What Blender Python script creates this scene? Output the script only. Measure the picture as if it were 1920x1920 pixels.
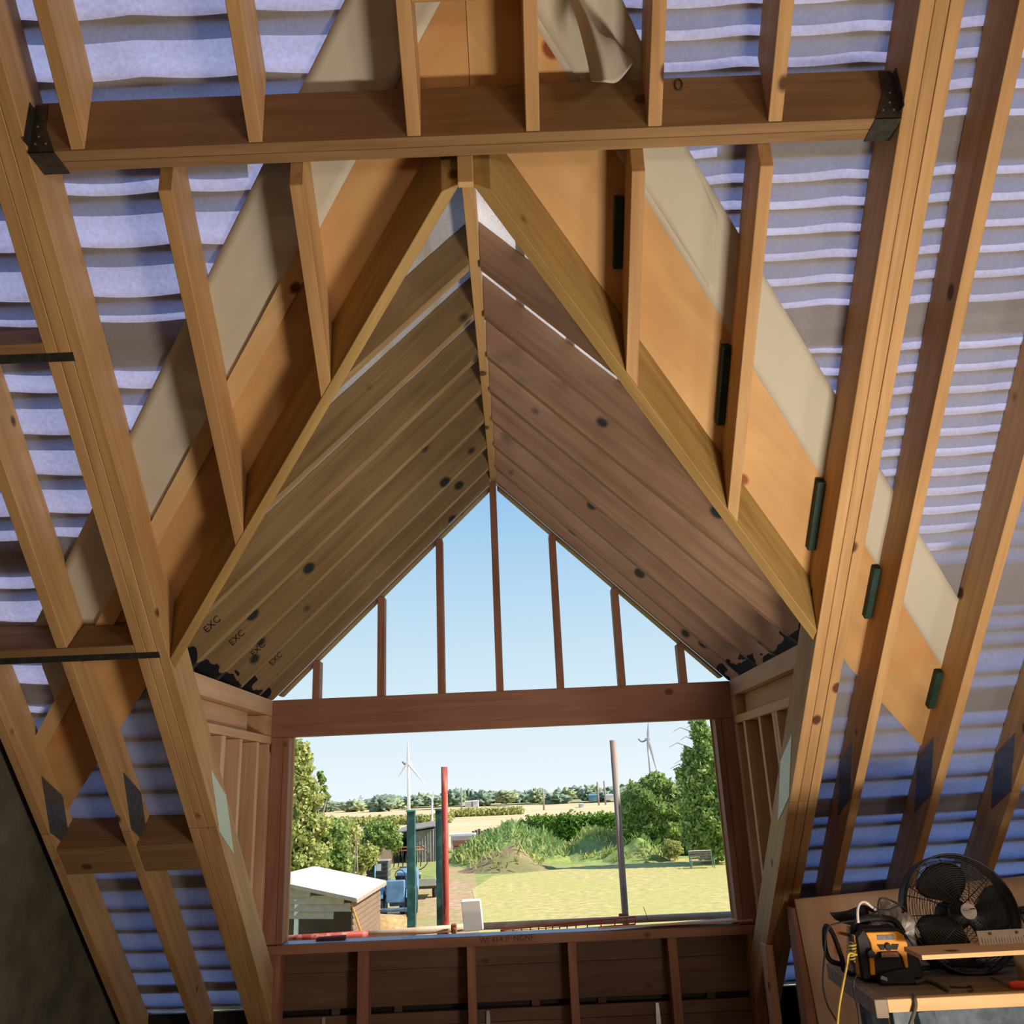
import bpy, bmesh, math, random
import numpy as np
from mathutils import Vector, Matrix, noise as mnoise
random.seed(7)
for o in list(bpy.data.objects): bpy.data.objects.remove(o)
SC = bpy.context.scene
COL = SC.collection
V3 = Vector

# ------------------------------------------------------------------ camera
F, PITCH, YAW, ROLL = 1611.56, 0.3138, 0.0044, -0.0434
C = np.array([0.097, -5.701, -0.6272])
def _basis():
    cp, sp = math.cos(PITCH), math.sin(PITCH)
    f = np.array([math.sin(YAW)*cp, math.cos(YAW)*cp, sp])
    r0 = np.array([math.cos(YAW), -math.sin(YAW), 0.0]); u0 = np.cross(r0, f)
    c, s = math.cos(ROLL), math.sin(ROLL)
    return f, c*r0+s*u0, -s*r0+c*u0
FW, RT, UP = _basis()
cam = bpy.data.objects.new('camera', bpy.data.cameras.new('camera')); COL.objects.link(cam)
M = Matrix.Identity(4)
for i, a in enumerate((RT, UP, -FW)):
    for j in range(3): M[j][i] = a[j]
M.translation = V3(C); cam.matrix_world = M
cam.data.sensor_width = 36; cam.data.lens = F/1920*36; cam.data.clip_end = 3000; cam.data.clip_start = .05
SC.camera = cam
def bp(x, y, pt, n):
    d = FW+RT*(x-960)/F-UP*(y-960)/F
    pt = np.array(pt, float); n = np.array(n, float)
    return V3(C+d*((pt-C)@n)/(d@n))
def bx(x, y, X): return bp(x, y, (X, 0, 0), (1, 0, 0))
def by(x, y, Y): return bp(x, y, (0, Y, 0), (0, 1, 0))
def bz(x, y, Z): return bp(x, y, (0, 0, Z), (0, 0, 1))

# ------------------------------------------------------------------ world, sun, assumed light from behind, added fill lamps
w = bpy.data.worlds.new('sky'); SC.world = w; w.use_nodes = True
nt = w.node_tree; bg = nt.nodes['Background']
tc = nt.nodes.new('ShaderNodeTexCoord'); sx = nt.nodes.new('ShaderNodeSeparateXYZ'); cr = nt.nodes.new('ShaderNodeValToRGB')
nt.links.new(tc.outputs['Generated'], sx.inputs[0]); nt.links.new(sx.outputs['Z'], cr.inputs[0]); nt.links.new(cr.outputs[0], bg.inputs[0])
e = cr.color_ramp.elements
e[0].position = 0; e[0].color = (.86, .94, .99, 1); e[1].position = 1; e[1].color = (.12, .28, .66, 1)
for p, c in ((.12, (.64, .82, .93)), (.36, (.27, .54, .84))):
    k = e.new(p); k.color = (*c, 1)
bg.inputs[1].default_value = 1.0
sun = bpy.data.objects.new('sun', bpy.data.lights.new('sun', 'SUN')); COL.objects.link(sun)
sun.data.energy = 6.6; sun.data.angle = .01; sun.data.color = (1, .93, .82)
SAZ, SEL = math.radians(8), math.radians(40)     # from the right and behind the camera
sd = V3((math.cos(SEL)*math.cos(SAZ), -math.cos(SEL)*math.sin(SAZ), math.sin(SEL)))
sun.rotation_euler = sd.to_track_quat('Z', 'Y').to_euler()
def area(name, loc, tgt, sx_, sy_, power, col):
    l = bpy.data.lights.new(name, 'AREA'); l.shape = 'RECTANGLE'; l.size = sx_; l.size_y = sy_; l.energy = power; l.color = col
    o = bpy.data.objects.new(name, l); COL.objects.link(o); o.location = loc
    o.rotation_euler = (V3(loc)-V3(tgt)).to_track_quat('Z', 'Y').to_euler()
area('assumed_rear_light', (4.4, -8.0, -.4), (-.3, -2.5, 1.1), .8, .9, 70, (1, .88, .72))  # added lamp for assumed, unseen light from behind right; no window is built there
area('floor_fill_light', (1.75, -3.7, -2.1), (.7, -3.9, 1.4), .55, .55, 112, (1, .86, .66))  # unseen fill added near the floor to brighten the timber undersides
area('rear_fill_light', (.2, -8.8, -1.0), (0, -2.5, .6), 1.8, 1.8, 8, (1, .88, .72))  # weak fill added at the back, standing in for an unseen opening
vs = SC.view_settings
vs.view_transform = 'Standard'; vs.look = 'None'; vs.gamma = 1; vs.exposure = 0.0; vs.use_curve_mapping = False

# ------------------------------------------------------------------ materials
def nmat(name):
    m = bpy.data.materials.new(name); m.use_nodes = True
    return m, m.node_tree, m.node_tree.nodes['Principled BSDF']
def nd(nt, t, **kw):
    n = nt.nodes.new(t)
    for k, v in kw.items(): setattr(n, k, v)
    return n
def plain(name, col, rough=.6, metal=0, var=.12, scale=30, spec=.3, bump=0):
    m, nt, b = nmat(name)
    b.inputs['Roughness'].default_value = rough; b.inputs['Metallic'].default_value = metal
    b.inputs['Specular IOR Level'].default_value = spec
    t = nd(nt, 'ShaderNodeTexCoord'); n = nd(nt, 'ShaderNodeTexNoise'); n.inputs['Scale'].default_value = scale; n.inputs['Detail'].default_value = 4
    nt.links.new(t.outputs['Object'], n.inputs['Vector'])
    r = nd(nt, 'ShaderNodeValToRGB'); e = r.color_ramp.elements
    e[0].position = .3; e[1].position = .7
    e[0].color = (*[c*(1-var) for c in col], 1); e[1].color = (*[min(1, c*(1+var)) for c in col], 1)
    nt.links.new(n.outputs[0], r.inputs[0]); nt.links.new(r.outputs[0], b.inputs['Base Color'])
    if bump:
        bm = nd(nt, 'ShaderNodeBump'); bm.inputs['Strength'].default_value = bump; bm.inputs['Distance'].default_value = .01
        nt.links.new(n.outputs[0], bm.inputs['Height']); nt.links.new(bm.outputs[0], b.inputs['Normal'])
    return m
def wood(name, light, dark, knot=(.10, .045, .02), kscale=4.2, ksize=.095, rough=.62, patch=None, stain=None, grain=1.0):
    """pine: grain runs along each timber's own X axis, knots, optional coloured patches and a stained end"""
    m, nt, b = nmat(name); L = nt.links.new
    b.inputs['Roughness'].default_value = rough; b.inputs['Specular IOR Level'].default_value = .25
    t = nd(nt, 'ShaderNodeTexCoord'); oi = nd(nt, 'ShaderNodeObjectInfo')
    mul = nd(nt, 'ShaderNodeMath', operation='MULTIPLY'); mul.inputs[1].default_value = 41.0; L(oi.outputs['Random'], mul.inputs[0])
    add = nd(nt, 'ShaderNodeVectorMath', operation='ADD'); L(t.outputs['Object'], add.inputs[0]); L(mul.outputs[0], add.inputs[1])
    mp = nd(nt, 'ShaderNodeMapping'); mp.inputs['Scale'].default_value = (1.3, 22*grain, 22*grain); L(add.outputs[0], mp.inputs[0])
    # bend grain around knots
    vo = nd(nt, 'ShaderNodeTexVoronoi'); vo.inputs['Scale'].default_value = kscale
    mk = nd(nt, 'ShaderNodeMapping'); mk.inputs['Scale'].default_value = (.72, 1, 1); L(add.outputs[0], mk.inputs[0]); L(mk.outputs[0], vo.inputs['Vector'])
    n1 = nd(nt, 'ShaderNodeTexNoise'); n1.inputs['Scale'].default_value = 1.0; n1.inputs['Detail'].default_value = 5; n1.inputs['Roughness'].default_value = .62; n1.inputs['Distortion'].default_value = .6
    L(mp.outputs[0], n1.inputs['Vector'])
    wv = nd(nt, 'ShaderNodeTexNoise'); wv.inputs['Scale'].default_value = 1.6; wv.inputs['Detail'].default_value = 2; L(add.outputs[0], wv.inputs['Vector'])
    r1 = nd(nt, 'ShaderNodeValToRGB'); e = r1.color_ramp.elements
    e[0].position = .30; e[0].color = (*dark, 1); e[1].position = .66; e[1].color = (*light, 1)
    L(n1.outputs[0], r1.inputs[0])
    mx = nd(nt, 'ShaderNodeMix', data_type='RGBA', blend_type='MULTIPLY'); mx.inputs[0].default_value = .55
    r2 = nd(nt, 'ShaderNodeValToRGB'); e = r2.color_ramp.elements; e[0].position = .35; e[0].color = (.72, .66, .6, 1); e[1].position = .65; e[1].color = (1, 1, 1, 1)
    L(wv.outputs[0], r2.inputs[0]); L(r1.outputs[0], mx.inputs[6]); L(r2.outputs[0], mx.inputs[7])
    last = mx.outputs[2]
    # knots
    rk = nd(nt, 'ShaderNodeValToRGB'); e = rk.color_ramp.elements; e[0].position = ksize*.75; e[0].color = (1, 1, 1, 1); e[1].position = ksize*1.2; e[1].color = (0, 0, 0, 1)
    L(vo.outputs['Distance'], rk.inputs[0])
    kx = nd(nt, 'ShaderNodeMix', data_type='RGBA'); L(rk.outputs[0], kx.inputs[0]); L(last, kx.inputs[6]); kx.inputs[7].default_value = (*knot, 1)
    last = kx.outputs[2]
    if patch:
        col, sc, lo, hi = patch
        n3 = nd(nt, 'ShaderNodeTexNoise'); n3.inputs['Scale'].default_value = sc; n3.inputs['Detail'].default_value = 3; L(add.outputs[0], n3.inputs['Vector'])
        r3 = nd(nt, 'ShaderNodeValToRGB'); e = r3.color_ramp.elements; e[0].position = lo; e[0].color = (0, 0, 0, 1); e[1].position = hi; e[1].color = (1, 1, 1, 1)
        L(n3.outputs[0], r3.inputs[0])
        px = nd(nt, 'ShaderNodeMix', data_type='RGBA'); L(r3.outputs[0], px.inputs[0]); L(last, px.inputs[6]); px.inputs[7].default_value = (*col, 1)
        last = px.outputs[2]
    if stain:
        col, x0 = stain
        s = nd(nt, 'ShaderNodeSeparateXYZ'); L(t.outputs['Object'], s.inputs[0])
        n4 = nd(nt, 'ShaderNodeTexNoise'); n4.inputs['Scale'].default_value = 9; L(add.outputs[0], n4.inputs['Vector'])
        a = nd(nt, 'ShaderNodeMath', operation='MULTIPLY_ADD'); a.inputs[1].default_value = .45; L(n4.outputs[0], a.inputs[0]); L(s.outputs['X'], a.inputs[2])
        g = nd(nt, 'ShaderNodeMath', operation='GREATER_THAN'); g.inputs[1].default_value = x0+.225; L(a.outputs[0], g.inputs[0])
        px = nd(nt, 'ShaderNodeMix', data_type='RGBA'); L(g.outputs[0], px.inputs[0]); L(last, px.inputs[6]); px.inputs[7].default_value = (*col, 1)
        last = px.outputs[2]
    L(last, b.inputs['Base Color'])
    bm = nd(nt, 'ShaderNodeBump'); bm.inputs['Strength'].default_value = .25; bm.inputs['Distance'].default_value = .003
    L(n1.outputs[0], bm.inputs['Height']); L(bm.outputs[0], b.inputs['Normal'])
    return m
W_PINE = wood('pine_warm', (.59, .37, .18), (.43, .25, .11))
W_HEAD = wood('pine_brown', (.33, .20, .10), (.22, .13, .06), ksize=.10, kscale=4.5)
W_VAL = wood('pine_green_tint', (.46, .31, .12), (.32, .20, .07))
W_DRL = wood('pine_weathered', (.36, .25, .13), (.24, .155, .08), knot=(.03, .035, .03), kscale=4.6, ksize=.13, stain=((.012, .012, .018), 2.08))
W_DRR = wood('pine_weathered_green', (.38, .24, .155), (.26, .155, .105), knot=(.03, .035, .035), kscale=4.6, ksize=.13,
             patch=((.045, .075, .06), 1.6, .66, .74), stain=((.010, .014, .02), 2.08))
W_RED = wood('pine_reddish', (.38, .19, .13), (.28, .13, .09))
W_CHEEK = wood('pine_bright_pink', (.74, .48, .32), (.60, .36, .22))
W_PALE = wood('pine_pale', (.72, .50, .27), (.62, .40, .20))
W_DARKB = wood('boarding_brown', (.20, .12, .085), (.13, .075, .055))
def plywood(name, light, dark):
    m = wood(name, light, dark, knot=(.25, .07, .02), kscale=3.4, ksize=.085, grain=.35, patch=((light[0]*.9, light[1]*.62, light[2]*.5), 2.2, .60, .80))
    return m
W_PLY = plywood('plywood_orange', (.66, .41, .19), (.54, .31, .13))
W_PLYP = plywood('plywood_pink', (.56, .39, .28), (.46, .30, .20))
STEEL = plain('galvanised_dark', (.09, .09, .085), .45, .8, .3)
PLATE_D = plain('nail_plate_dark', (.16, .17, .18), .5, .7, .2)
NAIL = plain('nail_head', (.6, .58, .55), .35, .9)
BLACK = plain('black_plastic', (.018, .018, .02), .5, 0, .2)
GREENP = plain('dark_green_treated', (.012, .04, .032), .6, 0, .3)
def plate_mat():
    m, nt, b = nmat('toothed_plate'); L = nt.links.new
    t = nd(nt, 'ShaderNodeTexCoord'); br = nd(nt, 'ShaderNodeTexBrick')
    br.inputs['Scale'].default_value = 1; br.inputs['Brick Width'].default_value = .012; br.inputs['Row Height'].default_value = .0085; br.inputs['Mortar Size'].default_value = .0022
    br.inputs['Color1'].default_value = (.30, .40, .34, 1); br.inputs['Color2'].default_value = (.36, .45, .38, 1); br.inputs['Mortar'].default_value = (.62, .70, .62, 1)
    mp = nd(nt, 'ShaderNodeMapping'); mp.inputs['Rotation'].default_value = (0, 0, 1.5708)
    L(t.outputs['Object'], mp.inputs[0]); L(mp.outputs[0], br.inputs['Vector']); L(br.outputs[0], b.inputs['Base Color'])
    b.inputs['Metallic'].default_value = .25; b.inputs['Roughness'].default_value = .5
    return m
PLATE = plate_mat()
def membrane_mat(name, refl, trans, mixf, sc=70):
    m = bpy.data.materials.new(name); m.use_nodes = True; nt = m.node_tree; L = nt.links.new
    for n in list(nt.nodes): nt.nodes.remove(n)
    out = nd(nt, 'ShaderNodeOutputMaterial'); mix = nd(nt, 'ShaderNodeMixShader'); mix.inputs[0].default_value = mixf
    d = nd(nt, 'ShaderNodeBsdfDiffuse'); tr = nd(nt, 'ShaderNodeBsdfTranslucent')
    t = nd(nt, 'ShaderNodeTexCoord'); n1 = nd(nt, 'ShaderNodeTexNoise'); n1.inputs['Scale'].default_value = sc; n1.inputs['Detail'].default_value = 6
    n2 = nd(nt, 'ShaderNodeTexNoise'); n2.inputs['Scale'].default_value = 3.5; n2.inputs['Detail'].default_value = 4
    mp = nd(nt, 'ShaderNodeMapping'); mp.inputs['Scale'].default_value = (.5, 1.6, 1.6)
    L(t.outputs['Object'], n1.inputs['Vector']); L(t.outputs['Object'], mp.inputs[0]); L(mp.outputs[0], n2.inputs['Vector'])
    a = nd(nt, 'ShaderNodeMath', operation='ADD'); L(n1.outputs[0], a.inputs[0]); L(n2.outputs[0], a.inputs[1])
    r = nd(nt, 'ShaderNodeValToRGB'); e = r.color_ramp.elements; e[0].position = .38; e[1].position = .62
    h = nd(nt, 'ShaderNodeMath', operation='MULTIPLY'); h.inputs[1].default_value = .5; L(a.outputs[0], h.inputs[0]); L(h.outputs[0], r.inputs[0])
    e[0].color = (*[c*.78 for c in trans], 1); e[1].color = (*[min(1, c*1.12) for c in trans], 1)
    L(r.outputs[0], tr.inputs[0]); d.inputs[0].default_value = (*refl, 1)
    L(d.outputs[0], mix.inputs[1]); L(tr.outputs[0], mix.inputs[2]); L(mix.outputs[0], out.inputs[0])
    return m
MEMB = membrane_mat('breather_membrane', (.50, .48, .46), (.50, .53, .88), .56)
MEMB2 = membrane_mat('membrane_overlap', (.56, .52, .45), (.50, .47, .52), .32)
FELT = membrane_mat('membrane_flap', (.60, .57, .50), (.7, .64, .55), .12, 25)
MEMB3 = membrane_mat('dormer_membrane', (.62, .61, .60), (.95, .93, 1.0), .5)

# ------------------------------------------------------------------ object helpers
def tag(o, label=None, cat=None, group=None, kind=None):
    if label: o['label'] = label
    if cat: o['category'] = cat
    if group: o['group'] = group
    if kind: o['kind'] = kind
    return o
def empty(name, loc=(0, 0, 0), label=None, cat=None, group=None, rz=0):
    o = bpy.data.objects.new(name, None); COL.objects.link(o); o.location = loc; o.rotation_euler = (0, 0, rz); o.empty_display_size = .1
    bpy.context.view_layer.update()
    return tag(o, label, cat, group)
def setpar(o, parent):
    if parent is not None:
        o.parent = parent; o.matrix_parent_inverse = pm(parent).inverted()
def pm(o):
    m = Matrix.LocRotScale(o.location, o.rotation_euler, o.scale) if o.type == 'EMPTY' else o.matrix_basis
    if o.parent is not None: m = pm(o.parent) @ o.matrix_parent_inverse @ m
    return m
def mesh_obj(name, verts, faces, m, mat4=None, parent=None, smooth=False, bevel=0):
    """verts in world space; mat4 = the object's own frame"""
    me = bpy.data.meshes.new(name)
    inv = mat4.inverted() if mat4 else None
    me.from_pydata([tuple(inv @ V3(v)) if inv else tuple(v) for v in verts], [], faces); me.update()
    b = bmesh.new(); b.from_mesh(me); bmesh.ops.recalc_face_normals(b, faces=b.faces); b.to_mesh(me); b.free()
    if smooth:
        for p in me.polygons: p.use_smooth = True
    for q in (m if isinstance(m, (list, tuple)) else [m]): me.materials.append(q)
    o = bpy.data.objects.new(name, me); COL.objects.link(o)
    if mat4: o.matrix_basis = mat4
    setpar(o, parent)
    if bevel:
        bv = o.modifiers.new('bevel', 'BEVEL'); bv.width = bevel; bv.segments = 1; bv.limit_method = 'ANGLE'
    return o
def frame(o, x, y):
    x = V3(x).normalized(); y = V3(y); y = (y-x*y.dot(x)).normalized(); z = x.cross(y)
    M = Matrix.Identity(4)
    for i, a in enumerate((x, y, z)):
        for j in range(3): M[j][i] = a[j]
    M.translation = V3(o); return M
BOXF = [(0, 1, 2, 3), (4, 7, 6, 5), (0, 4, 5, 1), (1, 5, 6, 2), (2, 6, 7, 3), (3, 7, 4, 0)]
def prism(name, P0, d, u, v, ur, vr, pa, pb, m, parent=None, bevel=.002):
    """a timber: four long edges parallel to d, each cut by end planes pa and pb (point, normal)"""
    P0 = V3(P0); d = V3(d).normalized(); u = V3(u).normalized(); v = V3(v).normalized()
    vs_ = []
    for pl in (pa, pb):
        p, n = V3(pl[0]), V3(pl[1])
        for (a, b) in ((ur[0], vr[0]), (ur[1], vr[0]), (ur[1], vr[1]), (ur[0], vr[1])):
            q = P0+u*a+v*b; t = (p-q).dot(n)/d.dot(n); vs_.append(q+d*t)
    org = (vs_[0]+vs_[1]+vs_[2]+vs_[3])/4
    return mesh_obj(name, vs_, BOXF, m, frame(org, (vs_[4]-vs_[0]), u), parent, bevel=bevel)
def box(name, lo, hi, m, parent=None, axis='x', bevel=.002):
    lo, hi = V3(lo), V3(hi)
    vs_ = [V3((x, y, z)) for z in (lo.z, hi.z) for x, y in ((lo.x, lo.y), (hi.x, lo.y), (hi.x, hi.y), (lo.x, hi.y))]
    d, u = {'x': ((1, 0, 0), (0, 1, 0)), 'y': ((0, 1, 0), (1, 0, 0)), 'z': ((0, 0, 1), (1, 0, 0))}[axis]
    return mesh_obj(name, vs_, BOXF, m, frame((lo+hi)/2, d, u), parent, bevel=bevel)
def plank(name, a, b, wv, tv, m, parent=None, bevel=.002):
    """box from a to b; wv and tv are full-size cross vectors, centred"""
    a, b, wv, tv = V3(a), V3(b), V3(wv), V3(tv)
    vs_ = [p+wv*i+tv*j for p in (a, b) for i, j in ((-.5, -.5), (.5, -.5), (.5, .5), (-.5, .5))]
    return mesh_obj(name, vs_, BOXF, m, frame((a+b)/2, b-a, wv), parent, bevel=bevel)
def slab(name, pts, tv, m, parent=None, fx=(1, 0, 0), bevel=0):
    """polygon extruded by vector tv"""
    pts = [V3(p) for p in pts]; tv = V3(tv); n = len(pts)
    vs_ = pts+[p+tv for p in pts]
    fs = [tuple(range(n)), tuple(range(2*n-1, n-1, -1))]+[(i, (i+1) % n, n+(i+1) % n, n+i) for i in range(n)]
    d = pts[1]-pts[0]
    if abs(V3(fx).normalized().dot(d.normalized())) > .99: d = pts[2]-pts[1]
    return mesh_obj(name, vs_, fs, m, frame(pts[0], fx, d), parent, bevel=bevel)
def tube_data(pts, r, seg=10, close=False):
    pts = [V3(p) for p in pts]; n = len(pts); vs_, fs = [], []
    rs = r if isinstance(r, (list, tuple)) else [r]*n
    up = None
    for i, p in enumerate(pts):
        if close: t = pts[(i+1) % n]-pts[i-1]
        else: t = pts[min(i+1, n-1)]-pts[max(i-1, 0)]
        t.normalize()
        if up is None: up = t.orthogonal().normalized()
        up = (up-t*up.dot(t)).normalized(); s = t.cross(up)
        for k in range(seg):
            a = 2*math.pi*k/seg; vs_.append(p+(up*math.cos(a)+s*math.sin(a))*rs[i])
    m = n if close else n-1
    for i in range(m):
        j = (i+1) % n
        for k in range(seg): fs.append((i*seg+k, i*seg+(k+1) % seg, j*seg+(k+1) % seg, j*seg+k))
    if not close: fs += [tuple(range(seg-1, -1, -1)), tuple((n-1)*seg+k for k in range(seg))]
    return vs_, fs
def merge(lst):
    V, Fc = [], []
    for v, f in lst:
        k = len(V); V += list(v); Fc += [tuple(i+k for i in q) for q in f]
    return V, Fc
def tube(name, pts, r, m, parent=None, seg=10, close=False):
    v, f = tube_data(pts, r, seg, close); return mesh_obj(name, v, f, m, frame(v[0], (1, 0, 0), (0, 1, 0)), parent, smooth=True)
def boxd(lo, hi):
    return ([V3((x, y, z)) for z in (lo[2], hi[2]) for x, y in ((lo[0], lo[1]), (hi[0], lo[1]), (hi[0], hi[1]), (lo[0], hi[1]))], BOXF)
def catmull(pts, n=6):
    P = [V3(p) for p in pts]; P = [P[0]]+P+[P[-1]]; o = []
    for i in range(1, len(P)-2):
        for k in range(n):
            t = k/n; a, b, c, d = P[i-1], P[i], P[i+1], P[i+2]
            o.append(.5*((2*b)+(c-a)*t+(2*a-5*b+4*c-d)*t*t+(3*b-a-3*c+d)*t**3))
    o.append(P[-2]); return o
def text_obj(name, s, M4, size, m, parent=None, ext=.0006):
    c = bpy.data.curves.new(name, 'FONT'); c.body = s; c.size = size; c.extrude = ext; c.align_x = 'CENTER'; c.align_y = 'CENTER'
    t = bpy.data.objects.new(name, c); COL.objects.link(t); bpy.context.view_layer.update()
    me = bpy.data.meshes.new_from_object(t.evaluated_get(bpy.context.evaluated_depsgraph_get()))
    bpy.data.objects.remove(t); me.materials.clear(); me.materials.append(m)
    o = bpy.data.objects.new(name, me); COL.objects.link(o); o.matrix_basis = M4; setpar(o, parent); return o
ORD = ['first', 'second', 'third', 'fourth', 'fifth', 'sixth', 'seventh', 'eighth', 'ninth', 'tenth', 'eleventh', 'twelfth']

# ------------------------------------------------------------------ main roof frame of reference
TB, Z0 = .9579, -1.859
TH = math.atan(TB); CT, ST = math.cos(TH), math.sin(TH)
ES = V3((0, -CT, ST)); EN = V3((0, ST, CT)); EX = V3((1, 0, 0))     # up the slope, out of the roof, right
def S(X, s, o=0.0): return V3((X, 0, Z0))+ES*s+EN*o
def sY(Y, o=0.0): return (o*ST-Y)/CT                                # slope distance of a point at depth Y
def sof(x, y, o=0.0): return bp(x, y, S(0, 0, o), EN)
def Ss(p): return -(p.y)/CT if True else 0
D = .195
FLOOR = -2.25
RIDGE_S = 6.6

# ================================================================== SETTING
W_FLOOR = plywood('floor_boarding', (.30, .20, .12), (.24, .15, .09))
st = lambda o: tag(o, kind='structure')
st(box('floor', (-3, -10.6, FLOOR-.05), (7, 1.2, FLOOR), W_FLOOR))
BLOCK = plain('concrete_block', (.105, .10, .08), .95, 0, .35, 5, .1, .4)
st(box('wall_left', (-2.55, -10.5, FLOOR), (-2.34, .95, 4.2), BLOCK, axis='y'))
st(box('wall_right', (6.6, -10.5, FLOOR), (6.8, .9, 4.2), W_DARKB, axis='y'))
st(box('wall_back', (-2.6, -10.7, FLOOR), (6.8, -10.5, 4.2), W_DARKB))
rs = S(0, RIDGE_S, D)
st(slab('ceiling', [(-2.6, rs.y, rs.z+.02), (6.8, rs.y, rs.z+.02), (6.8, -10.6, rs.z+.02-(10.6+rs.y)*TB*.9), (-2.6, -10.6, rs.z+.02-(10.6+rs.y)*TB*.9)], (0, -.02, .04), W_PLY))

# ---- trimmers: three boards side by side, spliced with toothed plates
SPL = sY(-1.17)
def diamond(name, X, out, s0, hl, hw, m, parent, oc=D/2):
    pts = [S(X, s0-hl, oc-.0), S(X, s0-.12*hl, oc-hw), S(X, s0+hl, oc), S(X, s0+.12*hl, oc+hw)]
    return slab(name, pts, EX*out*.002, m, parent, fx=ES)
END0 = -.6
def rafter_boards(root, X, wd, s0, s1, m, gap=.0):
    prism('upper_board', S(X, 0), ES, EX, EN, (0, wd), (0, D), (S(0, SPL+.002), ES), (S(0, s1), ES), m, root)
    prism('lower_board', S(X, 0), ES, EX, EN, (0, wd), (0, D), (S(0, s0), ES), (S(0, SPL-.002), ES), m, root)
for sgn, xs, side in ((-1, (-1.555, -1.508, -1.461), 'left'), (1, (1.4346, 1.4816, 1.5296), 'right')):
    root = empty('trimmer_beam', S(sgn*1.49, 0), f'triple-board sloping trimmer beam on the {side} of the dormer opening', 'beam')
    for X in xs: rafter_boards(root, X, .0455, END0, RIDGE_S, W_PINE if sgn > 0 else W_PINE)
    Xi = -1.4155 if sgn < 0 else 1.4346
    q = bx(*((417, 1530) if sgn < 0 else (1470, 1448)), Xi); s0 = sY(q.y, D/2)
    diamond('nail_plate', Xi, -sgn, s0, .30, .085, PLATE, root)['label'] = 'pale perforated diamond nail plate'
# ---- common rafters to the right and left
RX = [1.744+.4*k for k in range(12)]
for k, X in enumerate(RX):
    root = empty('rafter', S(X, 0), f'{ORD[k]} full-length pine rafter to the right of the right trimmer beam', 'rafter', 'common rafters right of the dormer')
    rafter_boards(root, X, .046, END0, RIDGE_S, W_PINE)
    if k < 4: diamond('nail_plate', X, -1, SPL+.04, .26, .09, PLATE_D, root)['label'] = 'dark grey diamond nail plate'
for k, X in enumerate((-1.889, -2.29)):
    lab = ('nearest the left trimmer beam', 'against the left block wall')[k]
    s_mid = sY(-1.985)
    root = empty('rafter', S(X, 0), f'lower pine rafter {lab}, below the steel strap', 'rafter')
    prism('upper_board', S(X, 0), ES, EX, EN, (0, .046), (0, D), (S(0, SPL+.002), ES), (S(0, s_mid-.045), ES), W_PINE, root)
    prism('lower_board', S(X, 0), ES, EX, EN, (0, .046), (0, D), (S(0, END0), ES), (S(0, SPL-.002), ES), W_PINE, root)
    diamond('nail_plate', X+.046, 1, SPL+.04, .26, .09, PLATE_D, root)['label'] = 'dark grey diamond nail plate'
    tag(prism('rafter', S(X, 0), ES, EX, EN, (0, .046), (0, D), (S(0, s_mid+.002), ES), (S(0, sY(-2.96)-.045), ES), W_PINE), f'middle pine rafter {lab}, ending on the strapped noggin', 'rafter')
    tag(prism('rafter', S(X, 0), ES, EX, EN, (0, .046), (0, D), (S(0, sY(-2.96)+.002), ES), (S(0, RIDGE_S), ES), W_PINE), f'upper pine rafter {lab}, above the top noggin', 'rafter')
# noggins and straps, left bay
for Y, a, b, where in ((-1.985, -2.335, -1.557, 'lower'), (-2.96, -2.335, -1.557, 'upper')):
    s = sY(Y)
    tag(prism('noggin', S(0, s-.0215), EX, ES, EN, (-.0215, .0215), (0, D), ((a, 0, 0), EX), ((b, 0, 0), EX), W_HEAD), f'{where} brown cross noggin between the block wall and left trimmer', 'noggin')
    tag(prism('restraint_strap', S(0, s-.055), EX, ES, EN, (-.016, .016), (-.004, -.001), ((a, 0, 0), EX), ((b+.105, 0, 0), EX), STEEL), f'dark steel restraint strap under the {where} cross noggin', 'strap')
sn = sY(-.955)
for a, b, w_ in ((-2.243, -1.891, 'left'), (-1.842, -1.557, 'right')):
    tag(prism('noggin', S(0, sn+.17), EX, ES, EN, (-.0215, .0215), (0, D), ((a, 0, 0), EX), ((b, 0, 0), EX), W_HEAD), f'short dark noggin low down in the {w_} bay beside the left trimmer', 'noggin')
    tag(prism('packer_board', S(0, sn+.002), EX, ES, EN, (0, .145), (.002, .03), ((a, 0, 0), EX), ((b, 0, 0), EX), W_HEAD), f'flat dark board below the short noggin, {w_} bay beside the left trimmer', 'board')
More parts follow.
